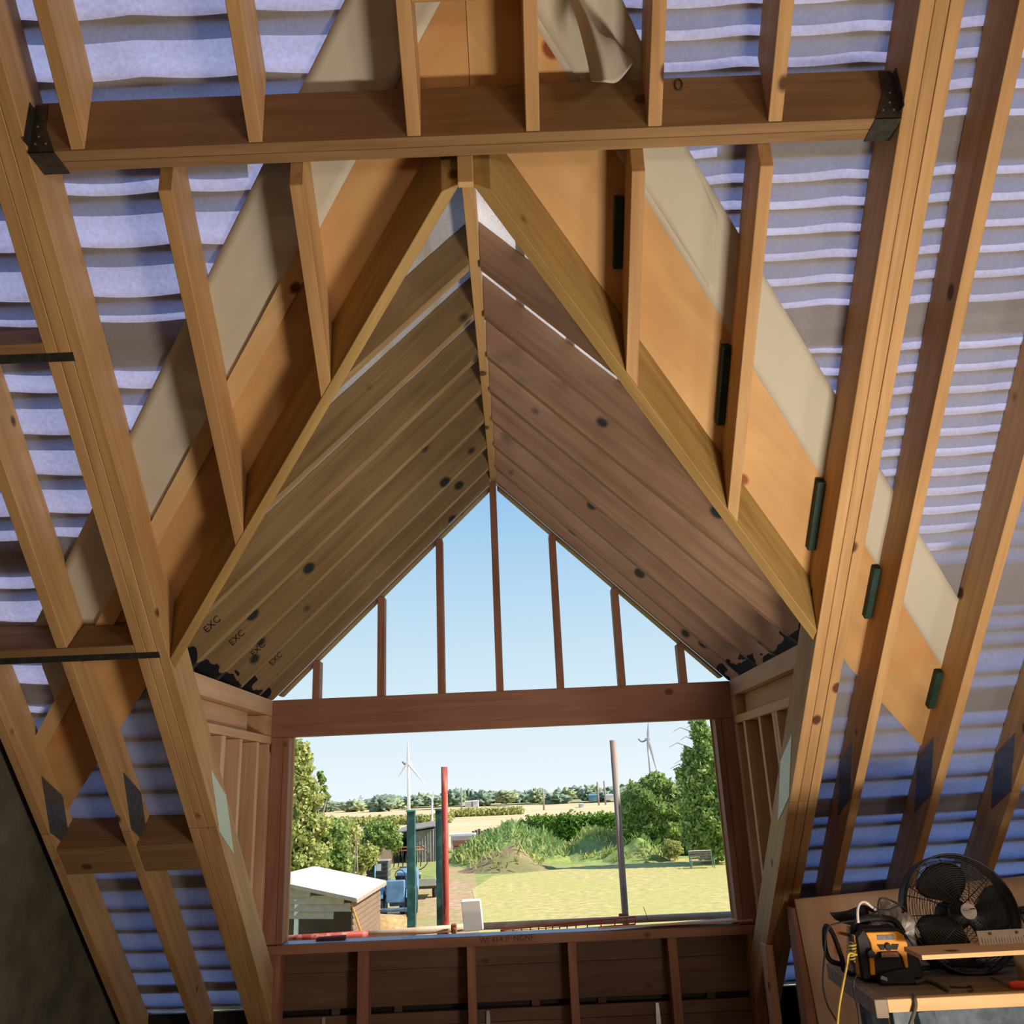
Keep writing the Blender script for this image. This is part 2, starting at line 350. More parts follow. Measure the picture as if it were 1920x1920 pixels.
# ---- header beam with hangers
HF, HB, HZ0, HZ1 = -3.416, -3.322, 1.41, 1.612
hd = empty('header_beam', (0, (HF+HB)/2, HZ0), 'doubled brown header beam spanning the top of the dormer opening', 'beam')
box('front_board', (-1.41, HF, HZ0), (1.43, HF+.046, HZ1), W_HEAD, hd)
box('back_board', (-1.41, HF+.048, HZ0), (1.43, HB, HZ1), W_HEAD, hd)
for sgn in (-1, 1):
    X0 = sgn*1.413 if sgn < 0 else 1.432; X1 = X0-sgn*.085
    hg = empty('joist_hanger', (X0, HF, HZ0), f'dark steel joist hanger at the {"left" if sgn < 0 else "right"} end of the header beam', 'hanger')
    lo, hi = min(X0, X1), max(X0, X1)
    box('bottom_plate', (lo, HF-.004, HZ0-.0045), (hi, HB+.004, HZ0-.0005), STEEL, hg, bevel=0)
    slab('front_flange', [(X0, HF-.004, HZ0-.004), (X1, HF-.004, HZ0-.004), (X0-sgn*.045, HF-.004, HZ0+.10), (X0-sgn*.04, HF-.004, HZ0+.19), (X0, HF-.004, HZ0+.19)], (0, .003, 0), STEEL, hg)
    box('side_flange', (X0-.0015, HF-.035, HZ0+.02), (X0+.0015, HF+.0, HZ1-.03), STEEL, hg, bevel=0)
    for (a, b) in ((.02, .03), (.055, .03), (.028, .06), (.02, .1)):
        c = V3((X0-sgn*a, HF-.0045, HZ0+b))
        v, f = tube_data([c, c-V3((0, .002, 0))], .0035, 8); mesh_obj('nail_head', v, f, NAIL, frame(c, (1, 0, 0), (0, 1, 0)), hg)
# ---- rafters hung above the header and jack rafters below it
UX = [-1.276, -.698, -.182, .206, .604, .998]
for k, X in enumerate(UX):
    tag(prism('upper_rafter', S(X, 0), ES, EX, EN, (0, .0455), (0, D), ((0, HF-.001, 0), (0, 1, 0)), (S(0, RIDGE_S), ES), W_PINE),
        f'{ORD[k]} from left of the six short rafters ending on the header beam face', 'rafter', 'rafters above the header beam')
sN = sY(-3.69)
for a, b, nm in ((-.136, .205, 'between the two middle rafters above the header beam'),):
    tag(prism('noggin', S(0, sN), EX, ES, EN, (0, .045), (.0, .09), ((a, 0, 0), EX), ((b, 0, 0), EX), W_PINE), 'short cross noggin '+nm, 'noggin')
# valley rafters
VA, VB = V3((0, -3.365, 0)), {1: V3((1.4346, -1.925, 0)), -1: V3((-1.4155, -1.925, 0))}
def valley(sg):
    a = V3((sg*.03, -3.345, 0)); b = VB[sg]
    za = Z0-a.y*TB; zb = Z0-b.y*TB
    a = V3((a.x, a.y, za)); b = V3((b.x, b.y, zb)); d = (b-a).normalized()
    nh = V3((d.y, -d.x, 0)).normalized()
    if nh.x*sg < 0: nh = -nh
    return a, b, d, nh, d.cross(nh) if d.cross(nh).z > 0 else nh.cross(d)
for sg in (-1, 1):
    a, b, d, nh, v = valley(sg)
    side = 'left' if sg < 0 else 'right'
    tag(prism('valley_rafter', a, d, nh, v, (-.046, 0), (0, .215), ((0, HB+.031, 0), (0, 1, 0)), ((b.x-sg*.002, 0, 0), (1, 0, 0)), W_VAL), f'{side} diagonal valley rafter from the header beam to the {side} trimmer', 'rafter')
JX = {-1: (-1.024, -.587), 1: (.556, .986)}
for sg in (-1, 1):
    a, b, d, nh, v = valley(sg)
    for k, X in enumerate(JX[sg]):
        lab = ('outer', 'inner')[k] if sg < 0 else ('inner', 'outer')[k]
        tag(prism('jack_rafter', S(X, 0), ES, EX, EN, (0, .0455), (0, D), (a+nh*.0015, nh), ((0, HB+.002, 0), (0, 1, 0)), W_PINE),
            f'{lab} jack rafter below the header beam running down to the {"left" if sg < 0 else "right"} valley rafter', 'rafter', 'jack rafters below the header beam')
# ---- dormer: ridge board, rafters
TD = 1.457/1.49; PH = math.atan(TD); CP, SP = math.cos(PH), math.sin(PH); ZR = 1.457
tag(box('ridge_board', (-.022, HB+.002, ZR), (.022, .10, ZR+.205), W_PINE, axis='y'), 'long pale ridge board along the peak of the dormer roof', 'beam')
tag(box('packer_block', (-.026, HB+.002, HZ0-.105), (.026, HB+.029, ZR-.001), W_PALE), 'pale packing block under the near end of the ridge board', 'block')
DY = [-.045, -.335, -.72, -1.11, -1.50, -1.885, -2.27, -2.66]
DEP = .15
for sg in (-1, 1):
    side = 'left' if sg < 0 else 'right'
    dd = V3((sg*CP, 0, -SP)); nn = V3((sg*SP, 0, CP))
    a, b, d, nh, v = valley(sg)
    for k, Y in enumerate(DY):
        P0 = V3((0, Y, ZR+.0))
        # foot: on the wall plate, or against the valley rafter
        end = ((0, 0, .002), (0, 0, 1))
        if Y < -1.75: end = (a-nh*.048, nh)
        lab = f'{ORD[k]} {side}-hand dormer rafter counted from the gable' + (', ending on the valley rafter' if Y < -1.75 else ', standing on the side wall plate')
        o = prism('dormer_rafter', P0, dd, (0, 1, 0), nn, (0, .045), (0, DEP), ((sg*.0235, 0, 0), EX), end, W_DRL if sg < 0 else W_DRR)
        tag(o, lab, 'rafter', f'{side}-hand dormer rafters')
        if k in (1, 2, 3, 4) and sg < 0:
            q = P0+dd*1.86+nn*.085; tm = frame(q-V3((0, .0012, 0)), (CP*-1*-1 if False else CP*1, 0, SP), (-SP, 0, CP))
            text_obj('timber_stamp', 'EXC', tm, .05, BLACK, o, .0003)['label'] = 'small dark grading stamp'
# dormer covering: membrane and battens
def plane_grid(name, corner, ex, ey, nx, ny, fn, m, parent=None, clip=None):
    pass
for sg in (-1, 1):
    side = 'left' if sg < 0 else 'right'
    nn = V3((sg*SP, 0, CP)); dd = V3((sg*CP, 0, -SP))
    top = V3((0, 0, ZR))+nn*(DEP+.001)
    def Q(l, Y, o=0): return V3((0, Y, ZR))+dd*l+nn*(DEP+.001+o)
    l0 = -(nn.x*(DEP+.001))/(sg*CP)*sg*sg; l0 = -DEP*TD
    pts = [Q(l0, .10), Q(l0, -3.40), Q(l0+1.70/CP, -1.67), Q(l0+1.70/CP, .10)]
    tag(slab('dormer_membrane', pts, nn*.001, MEMB3), f'white membrane over the {side} slope of the dormer roof', 'membrane')
    k = 0; l = .12
    while l < 2.35:
        Yend = -3.40+l*CP*1.02+.16
        tag(plank('batten', Q(l, .14, .02), Q(l, Yend, .02), dd*.05, nn*.03, W_HEAD), f'roof batten outside the {side} dormer membrane', 'batten', f'battens on the {side} dormer slope')
        l += .30; k += 1
# ---- gable frame
GY = .0
tag(box('lintel_beam', (-1.49, GY, -.235), (1.49, GY+.10, 0), W_RED), 'reddish lintel beam across the top of the window opening', 'beam')
gx = [by(x, 1296, 0).x for x in (592, 713.5, 827.5, 937.5, 1052, 1168, 1284.5)]
for k, x in enumerate(gx):
    zt = ZR-.002-abs(x)*TD
    wd = .0235
    nm = ('first', 'second', 'third', 'tall central', 'fifth', 'sixth', 'seventh')[k]
    if abs(x) < .1: zt = ZR-.002
    else: zt -= .026
    tag(box('gable_stud', (x-wd, GY, .001), (x+wd, GY+.09, zt), W_RED, axis='z'), f'{nm} upright gable stud from the left, standing on the lintel', 'stud', 'gable studs above the lintel')
for sg in (-1, 1):
    side = 'left' if sg < 0 else 'right'
    dd = V3((sg*CP, 0, -SP)); nn = V3((sg*SP, 0, CP))
    tag(prism('gable_board', (0, .002, ZR), dd, (0, 1, 0), nn, (0, .095), (-.012, .0), ((sg*.024, 0, 0), EX), ((0, 0, .03), (0, 0, 1)), W_HEAD), f'thin trim board under the {side} gable rafter at the outer edge', 'board')
    # jamb posts
    for nm, xa, xb in (('outer', 1.412, 1.4895), ('inner', 1.372, 1.410)):
        lo, hi = sorted((sg*xa, sg*xb))
        tag(box('jamb_post', (lo, GY, -1.4455), (hi, GY+.10, -.237), W_RED, axis='z'), f'{nm} post of the {side} window jamb', 'post', f'{side} jamb posts')
    lo, hi = sorted((sg*1.362, sg*1.50))
    st(tag(box('trim_1' if sg < 0 else 'trim_2', (lo, GY+.102, -1.4455), (hi, GY+.114, -.1), W_PALE, axis='z')))
# sill, pony wall
sill = tag(box('sill_plate', (-1.475, -.02, -1.50), (1.49, .12, -1.449), W_RED), 'reddish sill plate along the bottom of the window opening', 'beam')
SHEET = plain('grey_dpc', (.42, .46, .55), .45, 0, .1)
box('damp_proof_strip', (-1.37, .0, -1.448), (1.38, .135, -1.4465), SHEET, sill, bevel=0)['label'] = 'pale grey-blue strip on the sill'
PENCIL = plain('pencil', (.09, .04, .03), .8)
q = by(893, 1766, -.0205)
text_obj('handwriting', 'W/ 414 //  NGNF', frame((.0-.02, -.0208, -1.468), (1, 0, .02), (0, 0, 1)), .045, PENCIL, sill, .0002)['label'] = 'faint pencil writing'
lb = tag(slab('sill_board', [by(1122, 1742, -.01), by(1412, 1727, -.01), by(1405, 1721, .12), by(1252, 1734, .12)], (0, 0, .010), W_CHEEK), 'thin bent board lying on the right half of the sill', 'board')
for k, (xa, xb) in enumerate(((-1.462, -1.376), (-.915, -.848), (-.262, -.212), (.342, .392), (.94, .994), (1.42, 1.488))):
    tag(box('sill_stud', (xa, -.01, FLOOR), (xb, .10, -1.501), W_RED, axis='z'), f'{ORD[k]} short stud from the left in the low wall under the window', 'stud', 'studs of the low wall under the window')
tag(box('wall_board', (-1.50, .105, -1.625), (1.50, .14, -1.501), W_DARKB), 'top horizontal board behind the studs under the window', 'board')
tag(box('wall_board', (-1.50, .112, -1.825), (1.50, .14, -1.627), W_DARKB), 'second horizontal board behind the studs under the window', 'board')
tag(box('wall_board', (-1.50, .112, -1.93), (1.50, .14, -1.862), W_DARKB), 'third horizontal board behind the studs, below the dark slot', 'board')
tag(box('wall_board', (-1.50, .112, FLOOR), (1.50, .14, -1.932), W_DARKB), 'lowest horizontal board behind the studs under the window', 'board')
for k, x in enumerate((630, 747, 1005, 1130, 1335)):
    p = by(x, 1890, .16)
    tag(box('spacer_block', (p.x-.025, .145, -1.90), (p.x+.025, .17, -1.80), W_DARKB), f'{ORD[k]} small spacer block from the left in the dark slot of the low wall', 'block', 'spacer blocks in the low wall slot')
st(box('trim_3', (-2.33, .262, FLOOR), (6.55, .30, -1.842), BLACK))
st(box('slot_backing', (-1.6, .175, FLOOR), (1.6, .19, -1.46), BLACK))  # black backing added so the slot in the low wall stays dark
for x, y0, w_ in ((607, 1907, 'left'), (915, 1895, 'middle'), (1232, 1880, 'right')):
    p = by(x, y0, .10); 
    if p.z < FLOOR: continue
    tag(slab('metal_bracket', [(p.x-.009, .098, p.z), (p.x+.009, .098, p.z), (p.x+.014, .098, p.z-.09), (p.x+.014, .098, p.z-.22), (p.x-.014, .098, p.z-.22), (p.x-.014, .098, p.z-.09)], (0, .003, 0), plain('bright_steel', (.62, .64, .66), .35, .6)), f'{w_} upright silver bracket on the lowest board of the wall', 'bracket')
# ---- side (cheek) walls
for sg in (-1, 1):
    side = 'left' if sg < 0 else 'right'
    def bxs(name, x0, x1, y0, y1, z0, z1, m, lab, cat, grp=None, ax='y', par=None):
        lo, hi = sorted((sg*x0, sg*x1)); o = box(name, (lo, y0, z0), (hi, y1, z1), m, par, axis=ax)
        return tag(o, lab, cat, grp) if lab else o
    bxs('wall_plate', 1.491, 1.63, -1.60, .10, -.10, 0, W_CHEEK, f'thick top plate of the {side} dormer side wall', 'beam')
    bxs('infill_board', 1.545, 1.60, -1.55, -.14 if sg > 0 else -.345, -.222, -.102, W_CHEEK, f'recessed board below the top plate of the {side} side wall', 'board')
    bxs('corner_block', 1.491, 1.63, -.115 if sg < 0 else -.095, .10, -.225, -.102, W_CHEEK, f'corner block beside the lintel on the {side} side wall', 'block')
    bxs('rail', 1.491, 1.63, -1.42, .10, -.275, -.227, W_CHEEK, f'horizontal rail above the studs of the {side} side wall', 'beam')
    ys = ((-.95, -.885), (-.632, -.588), (-.30, -.25), (-.055, .10)) if sg < 0 else ((-.967, -.92), (-.63, -.585), (-.283, -.235), (-.066, .10))
    for k, (y0, y1) in enumerate(ys):
        zb = max(-1.60, Z0-y0*TB+.29)
        bxs('side_stud', 1.491, 1.61, y0, y1, zb, -.277, W_CHEEK, f'{ORD[k]} stud from the trimmer in the {side} dormer side wall', 'stud', f'studs of the {side} side wall', 'z')
    if sg > 0: bxs('side_stud', 1.49, 1.61, -.918, -.872, -.70, -.277, W_CHEEK, 'extra stud doubled beside the first stud in the right side wall', 'stud', None, 'z')
    X = sg*1.645
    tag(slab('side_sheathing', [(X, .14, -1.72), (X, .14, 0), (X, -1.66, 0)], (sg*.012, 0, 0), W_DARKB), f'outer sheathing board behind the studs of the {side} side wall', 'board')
    # post under trimmer
# short studs and sheet at the right, below the trimmer
tag(box('floor_stud', (1.505, -.72, FLOOR), (1.60, -.62, -1.275), W_RED, axis='z'), 'stout upright post under the foot of the right trimmer', 'post')
tag(box('floor_stud', (1.42, -.40, FLOOR), (1.465, -.30, -1.50), W_CHEEK, axis='z'), 'narrow upright stud left of the post under the right trimmer', 'stud')
sh = [by(1490, 1686, -.74), by(1990, 1640, -.74)]
tag(slab('plywood_sheet', [(sh[0].x, -.74, sh[0].z), (3.3, -.74, sh[1].z+.03), (3.3, -.74, FLOOR), (sh[0].x+.07, -.74, FLOOR)], (0, .015, 0), W_PLYP, fx=(0, 0, 1)), 'large pinkish plywood sheet standing behind the workbench', 'sheet')

# ---- lay boards of plywood on the main rafters beside the valley, and membrane flaps
def onroof(pts, o): return [S(x, sY(y, o), o) for x, y in pts]
oP = D-.0118
tag(slab('plywood_lay_board', onroof([(.029, -3.32), (.029, -3.76), (2.188, -1.50), (2.188, -1.12), (1.70, -1.54)], oP), EN*.012, W_PLY, fx=ES-EX), 'wide orange plywood strip along the right valley, lying on the rafters', 'sheet')
tag(slab('plywood_lay_board', onroof([(.027, -3.32), (.027, -3.66), (-2.33, -1.27), (-2.33, -.94), (-1.70, -1.54)], oP), EN*.012, W_PLY, fx=ES+EX), 'wide orange plywood strip along the left valley, lying on the rafters', 'sheet')
tag(slab('seam_backing', onroof([(-.10, -3.36), (.16, -3.36), (.16, -4.6), (-.10, -4.6)], D+.0005), EN*.002, BLACK, fx=ES), 'added black backing strip darkening the seam between the two plywood strips', 'membrane')  # black strip added to shut out sky and darken the plywood seam
tag(slab('edge_plank', onroof([(-.56, -3.10), (-2.33, -1.33), (-2.33, -1.245), (-.56, -3.015)], D-.032), EN*.019, W_PALE, fx=ES+EX), 'narrow sawn plank along the outer edge of the left plywood strip', 'plank')
def cloth(name, pts, nu, nv, o0, amp, m, label, seed, cat='membrane'):
    """quad patch on the roof given by 4 (X,Y) corners, with gentle folds"""
    a, b, c, d = [V3((p[0], p[1], 0)) for p in pts]; vs_, fs = [], []
    for i in range(nu+1):
        for j in range(nv+1):
            u, v = i/nu, j/nv; p = (a*(1-u)+b*u)*(1-v)+(d*(1-u)+c*u)*v
            h = mnoise.noise(V3((u*3+seed, v*1.6, seed)))*amp+math.sin(v*7+u*2.2+seed)*amp*.45
            vs_.append(S(p.x, sY(p.y, o0), o0)-EN*abs(h))
    for i in range(nu):
        for j in range(nv): k = i*(nv+1)+j; fs.append((k, k+1, k+nv+2, k+nv+1))
    o = mesh_obj(name, vs_, fs, m, frame(vs_[0], ES, EX), None, smooth=True)
    o.modifiers.new('s', 'SOLIDIFY').thickness = .0012
    return tag(o, label, cat)
cloth('membrane_flap', [(.029, -3.77), (.9, -2.86), (.9, -3.06), (.029, -4.25)], 60, 8, D-.012, .008, FELT, 'cream membrane flap along the right valley, upper part', 3.1)
cloth('membrane_flap', [(.10, -3.67), (2.19, -1.48), (2.19, -1.76), (.10, -3.93)], 60, 8, D-.012, .005, FELT, 'long cream membrane strip beside the right plywood strip', 1.3)
cloth('membrane_flap', [(-.02, -3.60), (-2.10, -1.485), (-2.10, -1.83), (-.02, -3.92)], 60, 8, D-.012, .006, FELT, 'long cream membrane strip beside the left plywood strip', 5.3)

# ---- main roof membrane, laps and battens
def wavy_membrane(name, poly, label, seed, X0, X1, Y0, Y1, inside, period):
    nx, ny = int((X1-X0)/.05), int((Y1-Y0)/.0125); vs_, fs = [], []
    idx = {}
    for i in range(nx+1):
        for j in range(ny+1):
            x = X0+(X1-X0)*i/nx; y = Y0+(Y1-Y0)*j/ny; s = -y/CT
            ph = s/period
            sag = abs(math.sin(math.pi*ph))**.7
            wob = mnoise.noise(V3((x*2.2, s*3, seed)))
            # rafters hold the sheet up, it sags between them and between the battens
            q = ((x-1.744) % .4)/.4; hold = math.sin(math.pi*q)
            o = D+.006-hold*(.006*sag+.003)-.004*hold*max(0, wob)
            vs_.append(S(x, sY(y, o), o))
    for i in range(nx):
        for j in range(ny):
            xc = X0+(X1-X0)*(i+.5)/nx; yc = Y0+(Y1-Y0)*(j+.5)/ny
            if inside(xc, yc):
                k = i*(ny+1)+j; fs.append((k, k+1, k+ny+2, k+ny+1))
    used = sorted({v for f in fs for v in f}); mp = {v: i for i, v in enumerate(used)}
    o = mesh_obj(name, [vs_[v] for v in used], [tuple(mp[v] for v in f) for f in fs], MEMB, frame(S(0, 0), EX, ES), None, smooth=True)
    return tag(o, label, 'membrane')
Ytop = -RIDGE_S*CT
insR = lambda x, y: (x > 1.56 or y < -3.87+x*1.045)
insL = lambda x, y: (x < -1.56 or y < -3.78-x*1.0)
wavy_membrane('roof_membrane', None, 'pale translucent roofing membrane right of the dormer, between the rafters', 2.0, 0.0, 6.6, Ytop, .26, insR, .09)
wavy_membrane('roof_membrane', None, 'pale translucent roofing membrane left of the dormer, between the rafters', 9.0, -2.34, 0.0, Ytop, .26, insL, .18)
# overlaps: second layer of membrane above the first
def lap(x0, x1, s0, s1, side, k):
    pts = [S(x0, s0, D+.0085), S(x1, s0, D+.0085), S(x1, s1, D+.0085), S(x0, s1, D+.0085)]
    tag(slab('membrane_overlap', pts, EN*.0012, MEMB2), f'beige membrane overlap, {k}, {side}', 'membrane', f'membrane overlaps on the {side}')
for k, (s0, s1) in enumerate(((.62, .76), (1.28, 1.42), (1.98, 2.14), (2.62, 2.86), (3.92, 4.06), (4.56, 4.72))):
    lap(1.66, 6.55, s0, s1, 'right', ORD[k]+' band up from the eaves')
for k, (s0, s1) in enumerate(((3.90, 4.07), (4.62, 4.80))):
    lap(.9, 1.66, s0, s1, 'bay next to the right trimmer', ORD[k]+' band up')
for k, (s0, s1) in enumerate(((.02, .11), (.95, 1.05), (2.28, 2.40), (3.02, 3.20))):
    lap(-2.33, -1.66, s0, s1, 'left', ORD[k]+' band up from the eaves')
for k, (s0, s1) in enumerate(((3.93, 4.12), (4.62, 4.84))):
    lap(-2.33, -.75, s0, s1, 'left', ORD[k]+' upper band')
W_BAT = wood('batten_wood', (.42, .28, .16), (.3, .2, .1))
k = 0; s = -.35
def bat(x0, x1, s, side, k, th=.026, wd=.038):
    tag(plank('tile_batten', S(x0, s, D+.010+th/2), S(x1, s, D+.010+th/2), ES*wd, EN*th, W_BAT, bevel=0), f'tile batten outside the {side} roof membrane, showing only as a dark stripe', 'batten', f'tile battens over the {side} membrane')
s = -.30; k = 0
while s < 5.6:
    if s < 2.2: xs0 = -1.66
    bat(-2.34, -1.66 if s < sY(-1.95) else min(-.05, -(s*CT-3.66)*1.0-.0 if False else -1.66+(s*CT-1.95)), s, 'left', k); s += .18; k += 1
s = -.30; k = 0
while s < 5.6:
    bat(1.66 if s < sY(-2.05) else max(.05, 1.66-(s*CT-2.05)), 6.6, s, 'right', k, wd=.026 if s > 2.45 else .034); s += .168 if s < 2.3 else .0925; k += 1
# curled loose end of membrane above the header
def curl():
    # a hanging corner of sheet with an S-shaped fold
    rows = []
    A = [by(1083, 0, -3.60), by(1100, 60, -3.60), by(1108, 152, -3.56)]
    Bp = [by(1092, -8, -3.58), by(1130, 45, -3.66), by(1160, 152, -3.70)]
    Cp = [by(1080, 0, -3.50), by(1140, 66, -3.58), by(1186, 118, -3.66)]
    A = [by(1060, -20, -3.58), by(1082, 40, -3.56), by(1100, 110, -3.53), by(1108, 153, -3.50)]
    B = [by(1075, -20, -3.62), by(1105, 35, -3.62), by(1128, 100, -3.60), by(1135, 154, -3.58)]
    Cc = [by(1090, -20, -3.56), by(1120, 60, -3.54), by(1155, 80, -3.52), by(1160, 152, -3.52)]
    Dd = [by(1100, -20, -3.52), by(1125, 62, -3.48), by(1165, 92, -3.45), by(1192, 112, -3.46)]
    cols = [catmull(c, 6) for c in (A, B, Cc, Dd)]
    n = len(cols[0]); vs_, fs = [], []
    for i in range(n):
        vs_ += catmull([c[i] for c in cols], 5)
    m = len(vs_)//n
    for i in range(n-1):
        for j in range(m-1): k = i*m+j; fs.append((k, k+1, k+m+1, k+m))
    o = mesh_obj('loose_membrane', vs_, fs, FELT, frame(vs_[0], (1, 0, 0), (0, 1, 0)), None, smooth=True)
    o.modifiers.new('s', 'SOLIDIFY').thickness = .0012
    tag(o, 'curled loose corner of cream membrane hanging above the header beam', 'membrane')
curl()
# green treated battens on the ply beside the right rafters
for (x0, y0, x1, y1, Xr, w_) in ((1165, 330, 1165, 500, .556, 'inner jack rafter'), (1366, 622, 1355, 785, .986, 'outer jack rafter'), (1545, 897, 1527, 1035, 1.4346, 'right trimmer beam'),
                             (1650, 1063, 1632, 1160, 1.744, 'first rafter right of the trimmer'), (1765, 1250, 1750, 1330, 2.144, 'second rafter right of the trimmer')):
    p = bx(x0, y0, Xr-.003); q = bx(x1, y1, Xr-.003); s0, s1 = (sY(q.y, D-.03), sY(p.y, D-.03))
    if s1 < s0: s0, s1 = s1, s0
    tag(prism('green_batten', S(Xr, 0), ES, EX, EN, (-.034, -.002), (D-.045, D-.001), (S(0, s0), ES), (S(0, s1), ES), GREENP), f'short dark green batten fixed beside the {w_}', 'batten')
# steel ring / hook marks on header
tag(tube('rope_loop', [by(1272+7*math.cos(a), 158+10*math.sin(a), HF-.004) for a in [i*.5236 for i in range(12)]], .0022, BLACK, None, 6, True), 'small dark loop on the header beam near the right end', 'loop')

# ================================================================== WORKBENCH AND THINGS ON IT
BZ = -1.40
W_BENCH = wood('bench_dark_top', (.22, .18, .145), (.13, .10, .08))
W_GREYP = wood('bench_old_edge', (.30, .24, .20), (.2, .15, .12))
b0, b1 = bz(1663, 1874, BZ), bz(1569, 1806, BZ)      # near-left and far-left corners of the top
ed = (b0-b1).normalized(); XR = 3.3
bench = empty('workbench', (b0.x+.5, b0.y+.4, FLOOR), 'dark-topped trestle workbench with a raw timber front edge, in front of the plywood', 'workbench')
slab('bench_top', [b0+V3((0, .035, 0)), (XR, b0.y+.055, BZ), (XR, b1.y, BZ), b1], (0, 0, -.045), W_BENCH, bench, bevel=.003)
fe = slab('front_edge', [b0, (XR, b0.y+.02, BZ), (XR, b0.y+.053, BZ), b0+V3((0, .033, 0))], (0, 0, -.043), W_PALE, bench, bevel=.002); fe['label'] = 'pale raw timber strip along the front'
n_ = V3((-ed.y, ed.x, 0)); n_ = n_ if n_.x < 0 else -n_
slab('side_edge', [b0+n_*.045, b0+n_*.001, b1+n_*.001, b1+n_*.045], (0, 0, -.06), W_GREYP, bench, bevel=.002)
TREST = plain('trestle_blue_grey', (.09, .12, .16), .5, .1, .3)
def leg_(x, y, dx, dy): plank('leg', (x, y, BZ-.06), (x+dx, y+dy, FLOOR), (.07, .02, 0), (-.01, .05, 0), TREST, bench)
leg_(b1.x+.06, b1.y-.22, -.04, -.12); leg_(b1.x+.10, b1.y-.04, .06, .16); leg_(b0.x+.16, b0.y+.10, .05, -.14); leg_(2.9, b0.y+.1, 0, -.1); leg_(2.9, b1.y-.1, 0, .1)
plank('cross_rail', (b0.x+.05, b0.y+.12, BZ-.10), (3.2, b0.y+.12, BZ-.10), (0, .04, 0), (0, 0, .08), TREST, bench)

# fan
fanY = -1.80
fc = by(1800, 1712, fanY); FR = .224
fan = empty('floor_fan', (fc.x, fc.y, BZ), 'large black drum fan with wire cage and white centre badge on the bench', 'fan')
ax = V3((-.03, -1, .20)).normalized(); fx_ = V3((1, -.03, 0)).normalized(); fx_ = (fx_-ax*fx_.dot(ax)).normalized(); fy_ = ax.cross(fx_)
if fy_.z < 0: fy_ = -fy_
def ring(r, off, rad, seg=48, s2=5):
    return tube_data([fc+ax*off+(fx_*math.cos(2*math.pi*i/seg)+fy_*math.sin(2*math.pi*i/seg))*r for i in range(seg)], rad, s2, True)
def fobj(name, dat, m, label=None, par=fan, smooth=True):
    o = mesh_obj(name, dat[0], dat[1], m, frame(fc, fx_, fy_), par, smooth=smooth)
    if label: o['label'] = label
    return o
prof = lambda r: .085-.055*(r/FR)**2.2
rings = [ring(r, prof(r), .0013, 48, 4) for r in [.045+.0089*i for i in range(20)]]
spk = [tube_data([fc+ax*prof(r)+(fx_*math.cos(a)+fy_*math.sin(a))*r for r in (.04, .09, .14, .19, FR)], .002, 5) for a in [2*math.pi*k/12+.2 for k in range(12)]]
fobj('front_grille', merge(rings+spk), BLACK)
rings = [ring(r, -.075+.02*(r/FR)**2, .0013, 40, 4) for r in [.05+.0145*i for i in range(12)]]
spk = [tube_data([fc+ax*-.07+(fx_*math.cos(a)+fy_*math.sin(a))*r for r in (.04, .15, FR)], .002, 5) for a in [2*math.pi*k/10 for k in range(10)]]
fobj('rear_grille', merge(rings+spk), BLACK)
band = [ring(FR, o_, .004, 64, 6) for o_ in (.03, -.055)]
hoop = []
seg = 64; vv, ff = [], []
for i in range(seg):
    a = 2*math.pi*i/seg; d_ = fx_*math.cos(a)+fy_*math.sin(a)
    for (r, o_) in ((FR, .028), (FR, -.052), (FR+.002, -.052), (FR+.002, .028)): vv.append(fc+d_*r+ax*o_)
for i in range(seg):
    for k in range(4): ff.append((i*4+k, i*4+(k+1) % 4, ((i+1) % seg)*4+(k+1) % 4, ((i+1) % seg)*4+k))
hoop = (vv, ff)
fobj('drum', merge(band+[hoop]), BLACK)
def cyl(c, axis, r0, r1, h, seg=32):
    axis = V3(axis).normalized(); u = axis.orthogonal().normalized(); v = axis.cross(u); vs_ = []
    for (r, t) in ((r0, 0), (r1, h)):
        for i in range(seg): a = 2*math.pi*i/seg; vs_.append(V3(c)+axis*t+(u*math.cos(a)+v*math.sin(a))*r)
    fs = [tuple(range(seg-1, -1, -1)), tuple(range(seg, 2*seg))]+[(i, (i+1) % seg, seg+(i+1) % seg, seg+i) for i in range(seg)]
    return vs_, fs
fobj('motor', merge([cyl(fc-ax*.13, ax, .055, .06, .09), cyl(fc-ax*.04, ax, .045, .04, .06)]), BLACK)
for k, a0 in enumerate((1.75, -.30, 3.85)):       # three broad blades
    vs_, fs = [], []; nr, na = 8, 10
    for i in range(nr+1):
        r = .035+(FR-.06)*i/nr
        half = .30+.52*math.sin(math.pi*min(1, (i/nr)*.62+.12))
        for j in range(na+1):
            t = -1+2*j/na; a = a0+t*half+.18*(i/nr); rr = r*(1-.06*t*t*(i/nr))
            vs_.append(fc+(fx_*math.cos(a)+fy_*math.sin(a))*rr+ax*(.0+.022*t))
    for i in range(nr):
        for j in range(na): q = i*(na+1)+j; fs.append((q, q+1, q+na+2, q+na+1))
    o = fobj('blade', (vs_, fs), BLACK); o.modifiers.new('s', 'SOLIDIFY').thickness = .002
WHITE = plain('white_badge', (.74, .72, .71), .4, 0, .03)
bc_ = fc+ax*prof(.02)
bd = fobj('badge', cyl(bc_, ax, .031, .030, .006), WHITE, 'white round badge', smooth=False)
bm4 = frame(bc_+ax*.0065+fy_*.004, fx_, fy_)
BK2 = plain('badge_print', (.05, .05, .05), .6)
text_obj('badge_text', 'SEALEY', frame(bc_+ax*.0065+fy_*.004-fx_*.008, fx_, fy_), .011, BK2, bd, .0003)
cpt = bc_+ax*.0066
def onb(x, y): return cpt+fx_*x+fy_*y
